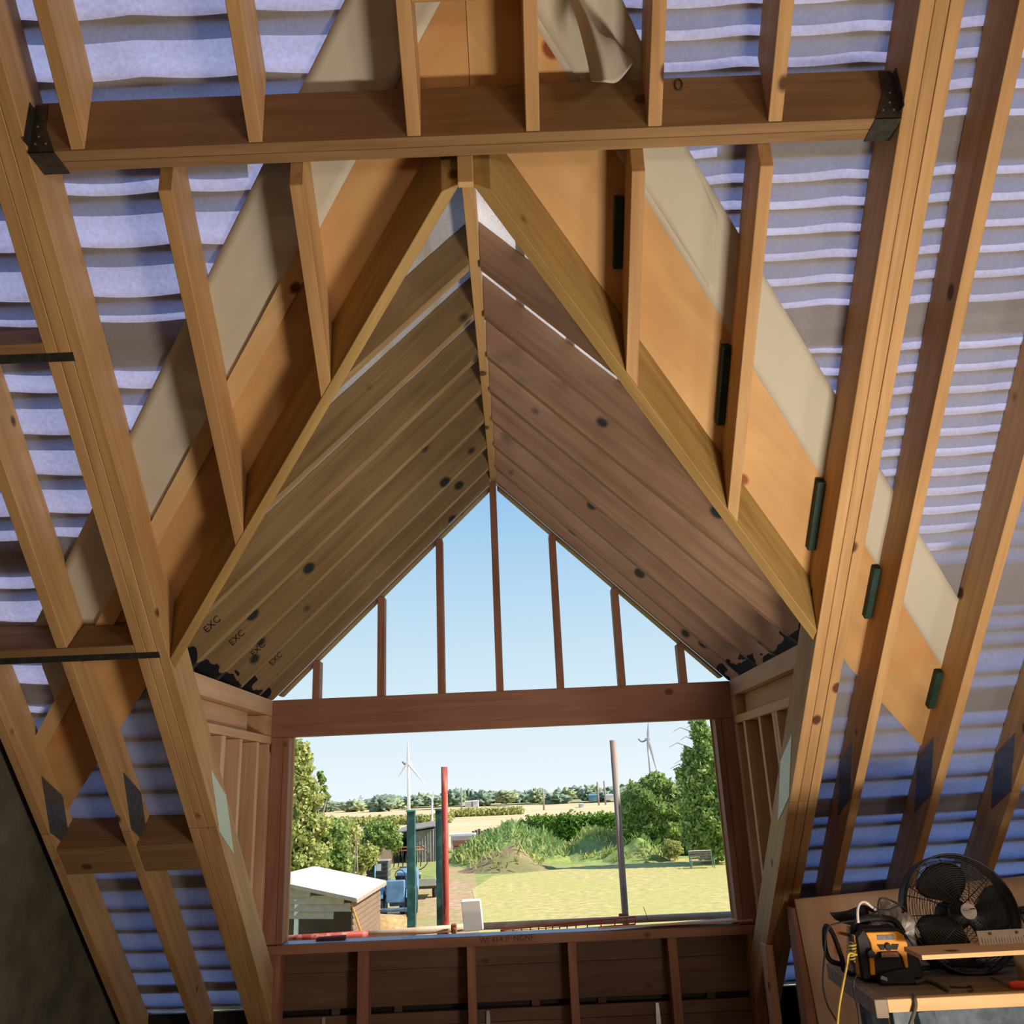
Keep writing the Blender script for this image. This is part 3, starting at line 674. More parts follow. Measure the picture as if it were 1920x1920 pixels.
mesh_obj('badge_bar', *merge([([onb(.006, .006), onb(.026, .006), onb(.026, .0105), onb(.006, .0105)], [(0, 1, 2, 3)]),
    ([onb(-.027, .011), onb(.007, .011), onb(.007, .0118), onb(-.027, .0118)], [(0, 1, 2, 3)]),
    ([onb(-.025, -.004), onb(.009, -.004), onb(.009, -.0048), onb(-.025, -.0048)], [(0, 1, 2, 3)])]), BK2, frame(cpt, fx_, fy_), bd)
# tubular yoke and floor frame
yk = []
L_ = fc-fx_*(FR+.018); R_ = fc+fx_*(FR+.018)
fobj('pivot', merge([cyl(R_-fx_*.012, fx_, .014, .018, .035, 16), cyl(L_+fx_*.012, -fx_, .014, .018, .035, 16)]), BLACK)
zb = BZ+.014
fl, fr = bz(1716, 1812, zb), bz(1960, 1806, zb)
tube('yoke', catmull([L_, L_-fx_*.01+V3((0, .0, -.12)), V3((fl.x+.03, fl.y-.02, zb+.10)), V3((fl.x+.07, fl.y, zb+.012)), V3((fc.x, fl.y, zb)), V3((fr.x-.05, fl.y, zb)), V3((R_.x+.10, fl.y-.02, zb+.10)), R_+V3((.05, .0, -.10)), R_], 6), .012, BLACK, fan, 8)
q1, q2, q3, q4 = by(1548, 1740, -1.85), by(1552, 1790, -1.85), by(1572, 1812, -1.87), by(1562, 1745, -1.95)
tube('stand_loop', catmull([V3((fc.x-.05, fl.y, zb)), bz(1650, 1826, zb), bz(1588, 1823, zb), by(1578, 1795, -1.86), by(1560, 1748, -1.86), by(1547, 1738, -1.83), by(1547, 1775, -1.80), by(1556, 1800, -1.80), by(1576, 1808, -1.80)], 6), .010, BLACK, fan, 8)

# jobsite radio
YEL = plain('yellow_plastic', (.72, .30, .02), .45, 0, .06)
RB = plain('radio_rubber', (.014, .014, .017), .6, 0, .2)
ra = bz(1612, 1832, BZ); rb_ = bz(1668, 1852, BZ)
rad = empty('jobsite_radio', ((ra+rb_)/2)[:], 'yellow and black jobsite radio on the left corner of the workbench', 'radio')
rX = V3((.98, -.10, 0)).normalized(); rY = V3((rX.y*-1, rX.x, 0)); rZ = V3((0, 0, 1))
rc = bz(1668, 1842, BZ); rc = V3((rc.x, rc.y+.03, BZ))
def rp(x, y, z): return rc+(rX*x+rY*y+rZ*z)*.9            # y>0 is away from the camera
def rslab(name, prof_, y0, y1, m, par=rad, bevel=.004, label=None):
    o = slab(name, [rp(x, y0, z) for x, z in prof_], rY*(y1-y0), m, par, bevel=bevel)
    if label: o['label'] = label
    return o
W2, H2 = .115, .215
rslab('body', [(-W2, .012), (W2+.03, .012), (W2+.03, .07), (W2+.01, .15), (W2-.01, H2-.03), (W2-.04, H2), (-W2+.03, H2), (-W2, H2-.03)], -.05, .08, RB, bevel=.008)
fp = rslab('front_panel', [(-.078, .035), (-.058, .035), (-.052, .105), (-.035, .125), (.050, .125), (.066, .105), (.072, .06), (.085, .06), (.090, .13), (.098, .150), (.085, .19), (.065, .203), (-.072, .203), (-.058, .165), (-.056, .13), (-.073, .10)], -.062, -.049, YEL, bevel=.003, label='yellow moulded front panel')
sp_ = slab('side_panel', [rp(-W2-.004, -.035, .02), rp(-W2-.004, .02, .02), rp(-W2-.004, .01, .19), rp(-W2-.004, -.04, .19)], rX*.006, YEL, rad, fx=(0, 0, 1), bevel=.003); sp_['label'] = 'yellow ribbed side panel'
for k in range(6): slab('rib', [rp(-W2-.0055, -.032, .12+.011*k), rp(-W2-.0055, .006, .125+.011*k), rp(-W2-.0055, .006, .129+.011*k), rp(-W2-.0055, -.032, .124+.011*k)], rX*.003, RB, sp_, fx=(0, 0, 1))
tube('handle', catmull([rp(-W2+.005, .01, H2-.03), rp(-W2+.02, .01, H2+.015), rp(-.05, .01, H2+.034), rp(.03, .01, H2+.034), rp(W2-.035, .01, H2+.018), rp(W2-.01, .01, H2-.03)], 5), .013, RB, rad, 10)
LCD = plain('lcd_grey', (.20, .20, .22), .2, 0, .25, 120); rslab('display', [(-.028, .172), (.045, .172), (.045, .192), (-.028, .192)], -.0645, -.062, LCD, fp, .001, 'grey display')
rslab('button', [(-.034, .155), (-.003, .155), (-.003, .133), (-.022, .133)], -.0645, -.0622, RB, fp, .001); rslab('button', [(.028, .155), (.060, .155), (.05, .133), (.028, .133)], -.0645, -.0622, RB, fp, .001)
v, f = cyl(rp(.0125, -.061, .144), -rY, .014, .012, .012); mesh_obj('knob', v, f, RB, frame(rp(.0125, -.061, .144), rX, rZ), fp)
REDP = plain('brand_plate', (.30, .10, .07), .5)
pl_ = rslab('brand_plate', [(-.022, .104), (.052, .104), (.052, .124), (-.022, .124)], -.068, -.063, REDP, rad, .001, 'reddish name plate')
text_obj('brand_text', 'DEWALT', frame(rp(.015, -.0685, .114), rX, rZ), .0175, BLACK, pl_, .0004)
v, f = cyl(rp(-.063, -.045, .118), -rY, .016, .014, .022); mesh_obj('corner_bumper', v, f, RB, frame(rp(-.066, -.05, .118), rX, rZ), rad)
rslab('battery_bay', [(-.055, .0), (.10, .0), (.10, .04), (.06, .062), (-.02, .05), (-.055, .03)], -.10, -.052, RB, rad, .008)
rslab('battery_latch', [(-.05, .026), (-.022, .018), (-.022, .032), (-.045, .040)], -.104, -.098, plain('pale_blue_label', (.30, .38, .48), .4), rad, .001, 'pale blue label')
for x in (-.085, .10): v, f = cyl(rp(x, .0, 0), rZ, .014, .014, .014); mesh_obj('foot', v, f, RB, frame(rp(x, 0, 0), rX, rY), rad)
# off-cut board lying in front of the fan
o0, o1 = by(1694, 1776, -2.16), by(1722, 1797, -2.205)
zt = -1.262
B0, B1 = bz(1694, 1775, zt), bz(1728, 1791, zt)
tag(slab('offcut_board', [B1+V3((0,0,0)), (3.2, B1.y+.06, zt), (3.2, B0.y+.06, zt), B0], (0, 0, -.016), W_PALE, bevel=.001), 'pale planed board laid in front of the fan, its left end cut at an angle', 'board')
tag(box('packing_block', (B1.x+.42, B1.y+.02, BZ), (B1.x+.50, B0.y-.01, zt-.023), W_GREYP), 'short block holding the pale board off the bench', 'block')
tag(box('packing_block', (3.0, B1.y+.06, BZ), (3.1, B0.y+.02, zt-.023), W_GREYP), 'far block holding the pale board off the bench', 'block')
# perforated white strip
RUL = plain('white_strip', (.62, .56, .47), .5, 0, .05)
s0_, s1_ = bz(1838, 1772, zt), bz(1985, 1764, zt)
stp = empty('marking_strip', (s0_.x, s0_.y, zt), 'cream strip with tick marks and two screws standing on the pale board', 'ruler')
slab('strip', [s0_, s1_, s1_+V3((0, .01, .047)), s0_+V3((0, .01, .047))], (0, .004, 0), RUL, stp)
tk = []
for k in range(26):
    t = (k+1)/28; p = s0_.lerp(s1_, t)+V3((0, -.001, 0)); h = .018 if k % 5 else .024
    tk.append(([p+V3((0, 0, .002)), p+V3((.0014, 0, .002)), p+V3((.0014, .004, .002+h)), p+V3((0, .004, .002+h))], [(0, 1, 2, 3)]))
mesh_obj('tick_marks', *merge(tk), BK2, frame(s0_, (1, 0, 0), (0, 0, 1)), stp)['kind'] = 'stuff'
for t in (.16, .5): v, f = cyl(s0_.lerp(s1_, t)+V3((0, .006, .037)), (0, -1, 0), .006, .005, .004, 12); mesh_obj('screw', v, f, plain('brass', (.25, .12, .05), .5), frame(v[0], (1, 0, 0), (0, 0, 1)), stp)
# saw guard, bag, cables, tools
g0 = [by(x, y, -1.75) for x, y in ((1557, 1712), (1575, 1711), (1592, 1708), (1607, 1702), (1622, 1697), (1640, 1703), (1646, 1722), (1640, 1742), (1618, 1752), (1600, 1736), (1583, 1732), (1568, 1725))]
hs = tag(slab('tool_blade_guard', g0, (0, .02, .0), BLACK, bevel=.002), 'black serrated tool guard behind the radio, pointing left', 'guard')
slab('support_foot', [by(x, y, -1.75) for x, y in ((1618, 1748), (1632, 1748), (1632, 1800), (1618, 1800))], (0, .015, 0), BLACK, hs)
ORG = plain('orange_plastic', (.50, .20, .06), .5)
cl_ = tag(slab('clamp', [by(x, y, -1.80) for x, y in ((1592, 1738), (1601, 1738), (1603, 1808), (1594, 1808))], (0, .03, 0), ORG), 'orange clamp standing between the black frame and the radio', 'clamp')
slab('arm', [by(x, y, -1.80) for x, y in ((1562, 1744), (1592, 1750), (1592, 1756), (1562, 1750))], (0, .012, 0), ORG, cl_)
BAGM = bpy.data.materials.new('clear_plastic'); BAGM.use_nodes = True
bb = BAGM.node_tree.nodes['Principled BSDF']; bb.inputs['Base Color'].default_value = (.62, .56, .55, 1); bb.inputs['Roughness'].default_value = .25; bb.inputs['Transmission Weight'].default_value = .35; bb.inputs['Alpha'].default_value = .8
def lumpy(name, c, rx, ry, rz, m, amp, seed, parent=None, sub=3, fr=2.0):
    b = bmesh.new(); bmesh.ops.create_icosphere(b, subdivisions=sub, radius=1)
    for v in b.verts:
        k = 1+amp*mnoise.noise(v.co*fr+V3((seed, seed*1.7, 0)))+amp*.5*mnoise.noise(v.co*fr*2.3+V3((seed, 3, seed)))
        v.co = V3((v.co.x*rx, v.co.y*ry, v.co.z*rz))*k
    me = bpy.data.meshes.new(name); b.to_mesh(me); b.free(); me.materials.append(m)
    for p in me.polygons: p.use_smooth = True
    o = bpy.data.objects.new(name, me); COL.objects.link(o); o.matrix_basis = Matrix.Translation(V3(c)); setpar(o, parent); return o
bc2 = by(1672, 1738, -1.80)
bag = lumpy('plastic_bag', (bc2.x, bc2.y, BZ+.135), .085, .06, .125, BAGM, .55, 4.0, None, 4, 3.2)
for p_ in bag.data.polygons: p_.use_smooth = False
tag(bag, 'crumpled clear plastic bag of fittings between the radio and the fan', 'bag')
def cable(name, pts, r, m, lab, cat='cable'): return tag(tube(name, catmull(pts, 6), r, m, None, 7), lab, cat)
WC = plain('white_cable', (.60, .54, .52), .4); YC = plain('yellow_cable', (.55, .38, .06), .5); YR = plain('yellow_cord', (.45, .34, .10), .8)
cable('white_tube', [by(1609, 1730, -1.98), by(1608, 1708, -1.98), by(1612, 1694, -1.97), by(1622, 1691, -1.95), by(1634, 1700, -1.93), by(1645, 1708, -1.9)], .0055, WC, 'white tube looped over the black tool guard behind the radio')
cable('black_cord', [by(1656, 1725, -1.92), by(1648, 1712, -1.92), by(1647, 1692, -1.92), by(1655, 1684, -1.92), by(1680, 1693, -1.92), by(1700, 1710, -1.93), by(1690, 1698, -1.95), by(1666, 1706, -1.95), by(1648, 1707, -1.95), by(1634, 1715, -1.92)], .0035, BLACK, 'black cord coiled above the plastic bag beside the fan')
cable('power_cable', [by(1640, 1722, -1.95), by(1600, 1726, -1.92), by(1568, 1732, -1.90), by(1552, 1742, -1.90), by(1546, 1790, -1.90), by(1543, 1845, -1.92), by(1552, 1885, -1.95), by(1573, 1925, -2.0), by(1590, 2000, -2.0)], .0035, BLACK, 'thin black cable hanging left of the workbench')
cable('power_cable', [rp(-W2+.01, -.01, .03), by(1604, 1832, -2.2), by(1600, 1852, -2.22), by(1607, 1885, -2.24), by(1612, 1925, -2.24), by(1610, 2000, -2.2)], .0035, BLACK, 'black cable hanging from the radio over the bench edge')
cable('extension_cable', [by(1606, 1790, -2.0), by(1592, 1788, -2.08), by(1588, 1810, -2.06), by(1580, 1850, -2.1), by(1572, 1900, -2.12), by(1566, 1990, -2.12)], .0045, YC, 'yellow cable running down beside the bench leg')
coil = []
for i in range(46):
    a = i*.75; t = i/45; p = by(1596+8*math.sin(a)*(1-.3*t), 1768+34*t, -1.97); coil.append(p+V3((0, .02*math.cos(a), 0)))
tag(tube('cord_coil', coil, .0035, YR, None, 6), 'yellow cord bunched left of the radio', 'cord')
m1, m2, m3 = bz(1857, 1832, BZ+.008), bz(1892, 1848, BZ+.010), bz(1935, 1846, BZ+.014)
sc_ = empty('screwdriver', m2[:], 'red-handled screwdriver lying on the bench at the right edge', 'screwdriver')
tube('shaft', [m1, m2], .003, STEEL, sc_, 8); tube('handle', [m2, m2.lerp(m3, .12), m2.lerp(m3, .5), m3], [.008, .014, .015, .013], plain('red_handle', (.60, .05, .02), .4), sc_, 12)['label'] = 'red handle'
cable('air_hose', [bz(1716, 1842, BZ+.011), bz(1735, 1838, BZ+.010), bz(1758, 1846, BZ+.008), bz(1776, 1856, BZ+.008)], .007, plain('grey_hose', (.05, .055, .05), .6), 'short dark hose lying on the bench right of the radio', 'hose')
tag(tube('hanging_strap', catmull([bz(1712, 1866, BZ+.004), by(1715, 1872, b0.y-.008), by(1717, 1885, b0.y-.01), by(1712, 1905, b0.y-.01), by(1700, 1940, b0.y)], 5), .007, plain('strap_webbing', (.09, .08, .07), .8), None, 8), 'dark webbing strap hanging over the pale bench edge', 'strap')
wr = bz(1808, 1850, BZ+.005); tag(tube('hook_tool', catmull([bz(1780, 1849, BZ+.005), wr, bz(1820, 1849, BZ+.006), bz(1822, 1855, BZ+.006), bz(1816, 1857, BZ+.006)], 4), .004, STEEL, None, 7), 'small dark hooked tool lying in the middle of the bench', 'tool')

# ================================================================== SCAFFOLD OUTSIDE THE WINDOW
GZ = -5.3
def paint(name, base, alt, sc=6, lo=.5, hi=.56, stretch=(1, 1, .25)):
    m, nt, b = nmat(name); L = nt.links.new; b.inputs['Roughness'].default_value = .6
    t = nd(nt, 'ShaderNodeTexCoord'); mp = nd(nt, 'ShaderNodeMapping'); mp.inputs['Scale'].default_value = stretch
    n = nd(nt, 'ShaderNodeTexNoise'); n.inputs['Scale'].default_value = sc; n.inputs['Detail'].default_value = 5
    r = nd(nt, 'ShaderNodeValToRGB'); e = r.color_ramp.elements; e[0].position = lo; e[0].color = (*base, 1); e[1].position = hi; e[1].color = (*alt, 1)
    L(t.outputs['Object'], mp.inputs[0]); L(mp.outputs[0], n.inputs[0]); L(n.outputs[0], r.inputs[0]); L(r.outputs[0], b.inputs['Base Color']); return m
RUSTR = paint('red_painted_tube', (.40, .055, .035), (.55, .20, .15), 14)
GREYT = paint('grey_scaffold_tube', (.38, .34, .30), (.46, .30, .24), 10)
CREAM = paint('cream_tube', (.62, .50, .36), (.55, .36, .25), 7, .55, .65)
TEAL = paint('teal_treated_post', (.035, .15, .16), (.06, .24, .23), 9)
tag(tube('scaffold_pole', [by(833, 1438, .80), by(836.5, 1745, .80), by(838, 1745, .80)+V3((0, 0, -3.6))][:2]+[V3((by(836.5, 1745, .80).x, .80, GZ))], .0235, RUSTR, None, 14), 'upright scaffold pole with flaking red paint, left of centre outside the window', 'pole')
p0 = by(1149, 1388, .80); p1 = by(1169, 1720, .80)
tag(tube('scaffold_pole', [p0, V3((p1.x, .80, GZ))], .0235, GREYT, None, 14), 'tall grey upright scaffold pole, right of centre outside the window', 'pole')
for (xa, ya, wpx, Y, lab) in ((771, 1519, 9.5, .98, 'single square teal post left of the red scaffold pole'), (824, 1516, 9, 1.0, 'square teal post close beside the red scaffold pole'), (831, 1517, 5, 1.10, 'second teal post squeezed between its twin and the red pole')):
    p = by(xa, ya, Y); hw = wpx*.5*(Y+5.7)/1612
    r_ = empty('teal_post', (p.x, Y, GZ), lab, 'post')
    box('post_shaft', (p.x-hw*1.5, Y-.03, GZ), (p.x+hw*1.5, Y+.03, p.z-.012), TEAL, r_, axis='z')
    box('end_cap', (p.x-hw*1.75, Y-.035, p.z-.0115), (p.x+hw*1.75, Y+.035, p.z), plain('teal_cap', (.10, .42, .40), .5), r_, bevel=0)
LY = .70
la, lb_ = by(541, 1762, LY), by(692, 1752, LY)
tag(tube('ledger_tube', [by(480, 1764, LY), by(690, 1751.5, LY)], .023, RUSTR, None, 14), 'horizontal red scaffold tube behind the left end of the sill', 'pole')
tag(tube('ledger_tube', [by(640, 1756, LY+.052), by(872, 1739, LY+.052)], .024, CREAM, None, 14), 'horizontal cream scaffold tube behind the middle of the sill', 'pole')
tag(tube('ledger_tube', [by(880, 1738, LY), by(1400, 1714, LY)], .023, CREAM, None, 14), 'long horizontal cream scaffold tube behind the right of the sill', 'pole')
tag(tube('ledger_tube', [by(700, 1763, LY-.2), by(1400, 1734, LY-.2)], .016, RUSTR, None, 14), 'lower red scaffold tube just showing above the sill', 'pole')
cp_ = by(852, 1741, LY-.03); rustm = plain('rusty_coupler', (.36, .15, .06), .7, .3)
ck = empty('scaffold_coupler', cp_[:], 'rusty scaffold coupler at the foot of the red pole', 'coupler'); mesh_obj('clamp_body', *boxd(cp_-V3((.022, .02, .03)), cp_+V3((.016, .02, .03))), rustm, frame(cp_, (1, 0, 0), (0, 1, 0)), ck, bevel=.006); v, f = cyl(cp_+V3((0, -.05, 0)), (0, 1, 0), .009, .009, .06, 6); mesh_obj('bolt', v, f, rustm, frame(cp_, (1, 0, 0), (0, 1, 0)), ck)
cp2 = by(1169, 1722, LY+.03); ck = empty('scaffold_coupler', cp2[:], 'rusty scaffold coupler at the foot of the grey pole', 'coupler'); mesh_obj('clamp_body', *boxd(cp2-V3((.03, .02, .03)), cp2+V3((.03, .02, .03))), rustm, frame(cp2, (1, 0, 0), (0, 1, 0)), ck, bevel=.006)
# red mesh guard, white block, brick-coloured pad
RM = plain('red_mesh', (.85, .14, .06), .5)
q = lambda x, y: by(x, y, .55)
top_ = [q(938, 1744), q(1010, 1737), q(1080, 1729), q(1191, 1719)]; bot_ = [q(938, 1748), q(1010, 1746), q(1080, 1742), q(1191, 1733)]
ml = [tube_data(top_, .005, 6), tube_data(bot_, .005, 6), tube_data([(a+b)/2 for a, b in zip(top_, bot_)], .0025, 6)]
tcat, bcat = catmull(top_, 5), catmull(bot_, 5)
for i in range(2, len(tcat)): ml.append(tube_data([tcat[i], bcat[i]], .004, 6))
tag(mesh_obj('brick_guard', *merge(ml), RM, frame(top_[0], (1, 0, 0), (0, 0, 1)), None, smooth=True), 'red wire mesh guard lying along the scaffold by the grey pole', 'mesh')
tag(slab('warning_tape', [by(1330, 1735, .5), by(1372, 1730, .5), by(1368, 1722, .56), by(1334, 1727, .56)], (0, 0, .004), RM), 'scrap of red and white tape at the right end of the sill', 'tape')
WB = plain('white_foam', (.95, .94, .92), .7, 0, .02)
wb0, wb1 = by(870, 1747, .45), by(906, 1744, .45); wt0, wt1 = by(864.5, 1690, .45), by(900, 1688, .45)
tag(slab('white_block', [wb0, wb1, wt1, wt0], (0, .10, 0), WB, fx=(0, 0, 1), bevel=.003), 'bright white upright block standing behind the sill', 'block')
tag(slab('support_board', [V3((-1.9, .30, -1.68)), V3((1.9, .30, -1.68)), V3((1.9, .95, -1.68)), V3((-1.9, .95, -1.68))], (0, 0, -.035), plain('scaffold_board', (.34, .24, .18), .8, 0, .3, 6)), 'scaffold boards running along the outside of the wall', 'board')
DR = plain('dark_red_pad', (.10, .035, .035), .8, 0, .3)
tag(slab('dark_red_pad', [by(592, 1771, .06), by(646, 1767, .06), by(646, 1767, .06)+V3((0, .06, 0)), by(592, 1771, .06)+V3((0, .06, 0))], (0, 0, .034), DR, bevel=.003), 'dark red block lying on the left part of the sill', 'block')
tag(tube('wire_end', [by(1215, 1728, .3), by(1211, 1712, .3), by(1206, 1700, .3)], .0018, BLACK, None, 6), 'thin stray wire sticking up behind the right part of the sill', 'wire')

# ================================================================== LAND OUTSIDE
def ground_mat(name, c1, c2, c3, sc, rough=.95, stretch=(1, 1, 1)):
    m, nt, b = nmat(name); L = nt.links.new; b.inputs['Roughness'].default_value = rough; b.inputs['Specular IOR Level'].default_value = .1
    t = nd(nt, 'ShaderNodeTexCoord'); mp = nd(nt, 'ShaderNodeMapping'); mp.inputs['Scale'].default_value = stretch
    n = nd(nt, 'ShaderNodeTexNoise'); n.inputs['Scale'].default_value = sc; n.inputs['Detail'].default_value = 8; n.inputs['Roughness'].default_value = .7
    n2 = nd(nt, 'ShaderNodeTexNoise'); n2.inputs['Scale'].default_value = sc*.09; n2.inputs['Detail'].default_value = 3
    L(t.outputs['Object'], mp.inputs[0]); L(mp.outputs[0], n.inputs[0]); L(mp.outputs[0], n2.inputs[0])
    r = nd(nt, 'ShaderNodeValToRGB'); e = r.color_ramp.elements; e[0].position = .38; e[0].color = (*c1, 1); e[1].position = .62; e[1].color = (*c2, 1)
    r2 = nd(nt, 'ShaderNodeValToRGB'); e = r2.color_ramp.elements; e[0].position = .42; e[0].color = (0, 0, 0, 1); e[1].position = .60; e[1].color = (1, 1, 1, 1)
    mx = nd(nt, 'ShaderNodeMix', data_type='RGBA'); L(n.outputs[0], r.inputs[0]); L(n2.outputs[0], r2.inputs[0]); L(r2.outputs[0], mx.inputs[0]); L(r.outputs[0], mx.inputs[6]); mx.inputs[7].default_value = (*c3, 1)
    hf = nd(nt, 'ShaderNodeMath', operation='MULTIPLY'); hf.inputs[1].default_value = .6; L(r2.outputs[0], hf.inputs[0]); L(hf.outputs[0], mx.inputs[0])
    L(mx.outputs[2], b.inputs['Base Color']); return m
G_FIELD = ground_mat('stubble_field', (.62, .46, .24), (.78, .62, .38), (.66, .50, .28), .25, stretch=(.15, 1, 1))
G_LAWN = ground_mat('mown_lawn', (.42, .36, .12), (.70, .56, .25), (.50, .47, .15), 2.4)
G_DIRT = ground_mat('dirt_yard', (.42, .25, .14), (.66, .45, .29), (.34, .36, .10), 2.2)
G_ROUGH = ground_mat('rough_grass', (.20, .28, .07), (.40, .46, .14), (.48, .38, .17), 1.6)
G_GREEN = ground_mat('far_green_field', (.42, .44, .18), (.50, .50, .22), (.45, .42, .2), .1)
def patch(name, px, z, m, X=None):
    pts = [bz(x, y, z) for x, y in px]; n = len(pts)
    me = mesh_obj(name, pts, [tuple(range(n))], m, Matrix.Translation(pts[0])); return st(me)
st(mesh_obj('ground', [(-900, .4, GZ), (900, .4, GZ), (1400, 1500, GZ), (-1400, 1500, GZ)], [(0, 1, 2, 3)], G_FIELD, Matrix.Identity(4)))
st(mesh_obj('ground_rough', [(-60, .4, GZ+.02), (60, .4, GZ+.02), (60, 78, GZ+.02), (-60, 78, GZ+.02)], [(0, 1, 2, 3)], G_ROUGH, Matrix.Identity(4)))
patch('ground_yard', [(560, 1900), (900, 1900), (905, 1740), (905, 1690), (890, 1640), (880, 1612), (850, 1608), (800, 1660), (690, 1690)], GZ+.04, G_DIRT)
patch('ground_lawn', [(880, 1900), (1600, 1900), (1420, 1652), (1385, 1618), (1300, 1608), (1180, 1618), (1050, 1630), (925, 1642), (885, 1668), (900, 1730)], GZ+.05, G_LAWN)
patch('field_green', [(560, 1521), (1300, 1497), (1300, 1488), (560, 1513)], GZ+.3, G_GREEN)

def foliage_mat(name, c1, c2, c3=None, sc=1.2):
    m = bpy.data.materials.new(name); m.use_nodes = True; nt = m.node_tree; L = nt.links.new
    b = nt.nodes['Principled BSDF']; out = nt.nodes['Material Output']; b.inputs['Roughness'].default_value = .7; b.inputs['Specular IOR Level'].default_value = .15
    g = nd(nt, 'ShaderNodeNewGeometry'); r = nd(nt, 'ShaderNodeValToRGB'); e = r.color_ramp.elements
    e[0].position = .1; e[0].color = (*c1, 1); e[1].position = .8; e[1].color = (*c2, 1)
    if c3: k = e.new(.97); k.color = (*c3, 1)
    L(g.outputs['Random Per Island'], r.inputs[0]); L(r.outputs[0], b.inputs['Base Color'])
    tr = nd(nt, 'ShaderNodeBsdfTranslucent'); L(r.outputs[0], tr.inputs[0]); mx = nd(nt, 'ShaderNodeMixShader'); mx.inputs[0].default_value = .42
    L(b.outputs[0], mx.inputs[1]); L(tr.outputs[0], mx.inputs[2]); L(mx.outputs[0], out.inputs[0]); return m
F_GREEN = foliage_mat('leaves_green', (.16, .26, .06), (.44, .56, .17), (.62, .64, .28))
F_YEL = foliage_mat('leaves_yellow_green', (.28, .34, .08), (.66, .66, .24), (.76, .64, .32))
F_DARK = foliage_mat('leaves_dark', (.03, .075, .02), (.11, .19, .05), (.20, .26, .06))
F_HEDGE = foliage_mat('hedge_leaves', (.06, .15, .015), (.22, .38, .05), (.34, .50, .08))
F_HAZE = plain('far_foliage_hazed', (.22, .29, .20), .95, 0, .5, .9, .05, .6)  # haze of distance is mixed into both far leaf colours
F_HAZE2 = plain('far_foliage_yellow_hazed', (.32, .36, .20), .95, 0, .45, .9, .05, .6)
BARK = plain('bark', (.30, .24, .17), .9, 0, .3, 12)
rng = np.random.default_rng(5)
def leaves(name, blobs, n, size, m, parent=None, asp=1.6, shell=.55):
    """blobs: (centre, (rx,ry,rz)); n leaves in total, each a bent quad"""
    vol = np.array([b[1][0]*b[1][2] for b in blobs]); cnt = np.maximum(20, (vol/vol.sum()*n*2.2)).astype(int)
    P, Nn = [], []
    for (c, r), k in zip(blobs, cnt):
        d = rng.normal(size=(k, 3)); d /= np.linalg.norm(d, axis=1)[:, None]
        rad = shell+(1.08-shell)*rng.random(k)**.6
        lump = 1+.26*np.sin(d[:, 0]*5+c[0])*np.cos(d[:, 2]*6+c[2])+.10*np.sin(d[:, 1]*9)
        P.append(np.array(c)+d*(rad*lump)[:, None]*np.array(r)); Nn.append(d)
    P = np.concatenate(P); N = np.concatenate(Nn); k = len(P)
    N = N+rng.normal(size=(k, 3))*.75; N /= np.linalg.norm(N, axis=1)[:, None]
    T = np.cross(N, rng.normal(size=(k, 3))); T /= np.linalg.norm(T, axis=1)[:, None]; B = np.cross(N, T)
    s = (size*.62*(.55+.9*rng.random(k)))[:, None]
    V = np.stack([P-T*s*asp*.5, P+B*s*.5, P+T*s*asp*.5, P-B*s*.5], 1).reshape(-1, 3)
    org = V.mean(0); me = bpy.data.meshes.new(name)
    me.vertices.add(len(V)); me.vertices.foreach_set('co', (V-org).ravel())
    me.loops.add(4*k); me.loops.foreach_set('vertex_index', np.arange(4*k)); me.polygons.add(k)
    me.polygons.foreach_set('loop_start', np.arange(0, 4*k, 4)); me.polygons.foreach_set('loop_total', np.full(k, 4)); me.update(calc_edges=True); me.validate()
    me.materials.append(m); o = bpy.data.objects.new(name, me); COL.objects.link(o); o.matrix_basis = Matrix.Translation(V3(org)); setpar(o, parent); o['kind'] = 'stuff'; return o
def pb(x, y, Y, rpx, sy=1.0, ry=None):
    c = by(x, y, Y); r = rpx*(Y+5.7)/1612; return (tuple(c), (r, ry if ry else r, r*sy))
def tree(name, base, blobs, n, size, m, label, cat='tree', trunk=None, core=None, shell=.55, asp=1.6):
    t = empty(name, base, label, cat)
    leaves('foliage', blobs, n, size, m, t, asp, shell)
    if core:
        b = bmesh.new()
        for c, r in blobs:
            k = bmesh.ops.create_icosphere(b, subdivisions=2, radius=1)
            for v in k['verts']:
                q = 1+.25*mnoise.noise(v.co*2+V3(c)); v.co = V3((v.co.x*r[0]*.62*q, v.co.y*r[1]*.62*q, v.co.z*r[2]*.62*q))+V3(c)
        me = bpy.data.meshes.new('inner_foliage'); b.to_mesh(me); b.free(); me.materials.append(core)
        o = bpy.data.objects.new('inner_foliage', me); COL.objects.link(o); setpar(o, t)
    if trunk:
        for (pts, r) in trunk: tube('trunk' if r[0] > .06 else 'branch', pts, r, BARK, t, 7)
    return t
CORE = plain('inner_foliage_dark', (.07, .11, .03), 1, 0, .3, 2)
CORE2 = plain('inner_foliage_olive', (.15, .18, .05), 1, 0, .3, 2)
g = lambda x, Y: V3((by(x, 1600, Y).x, Y, GZ))
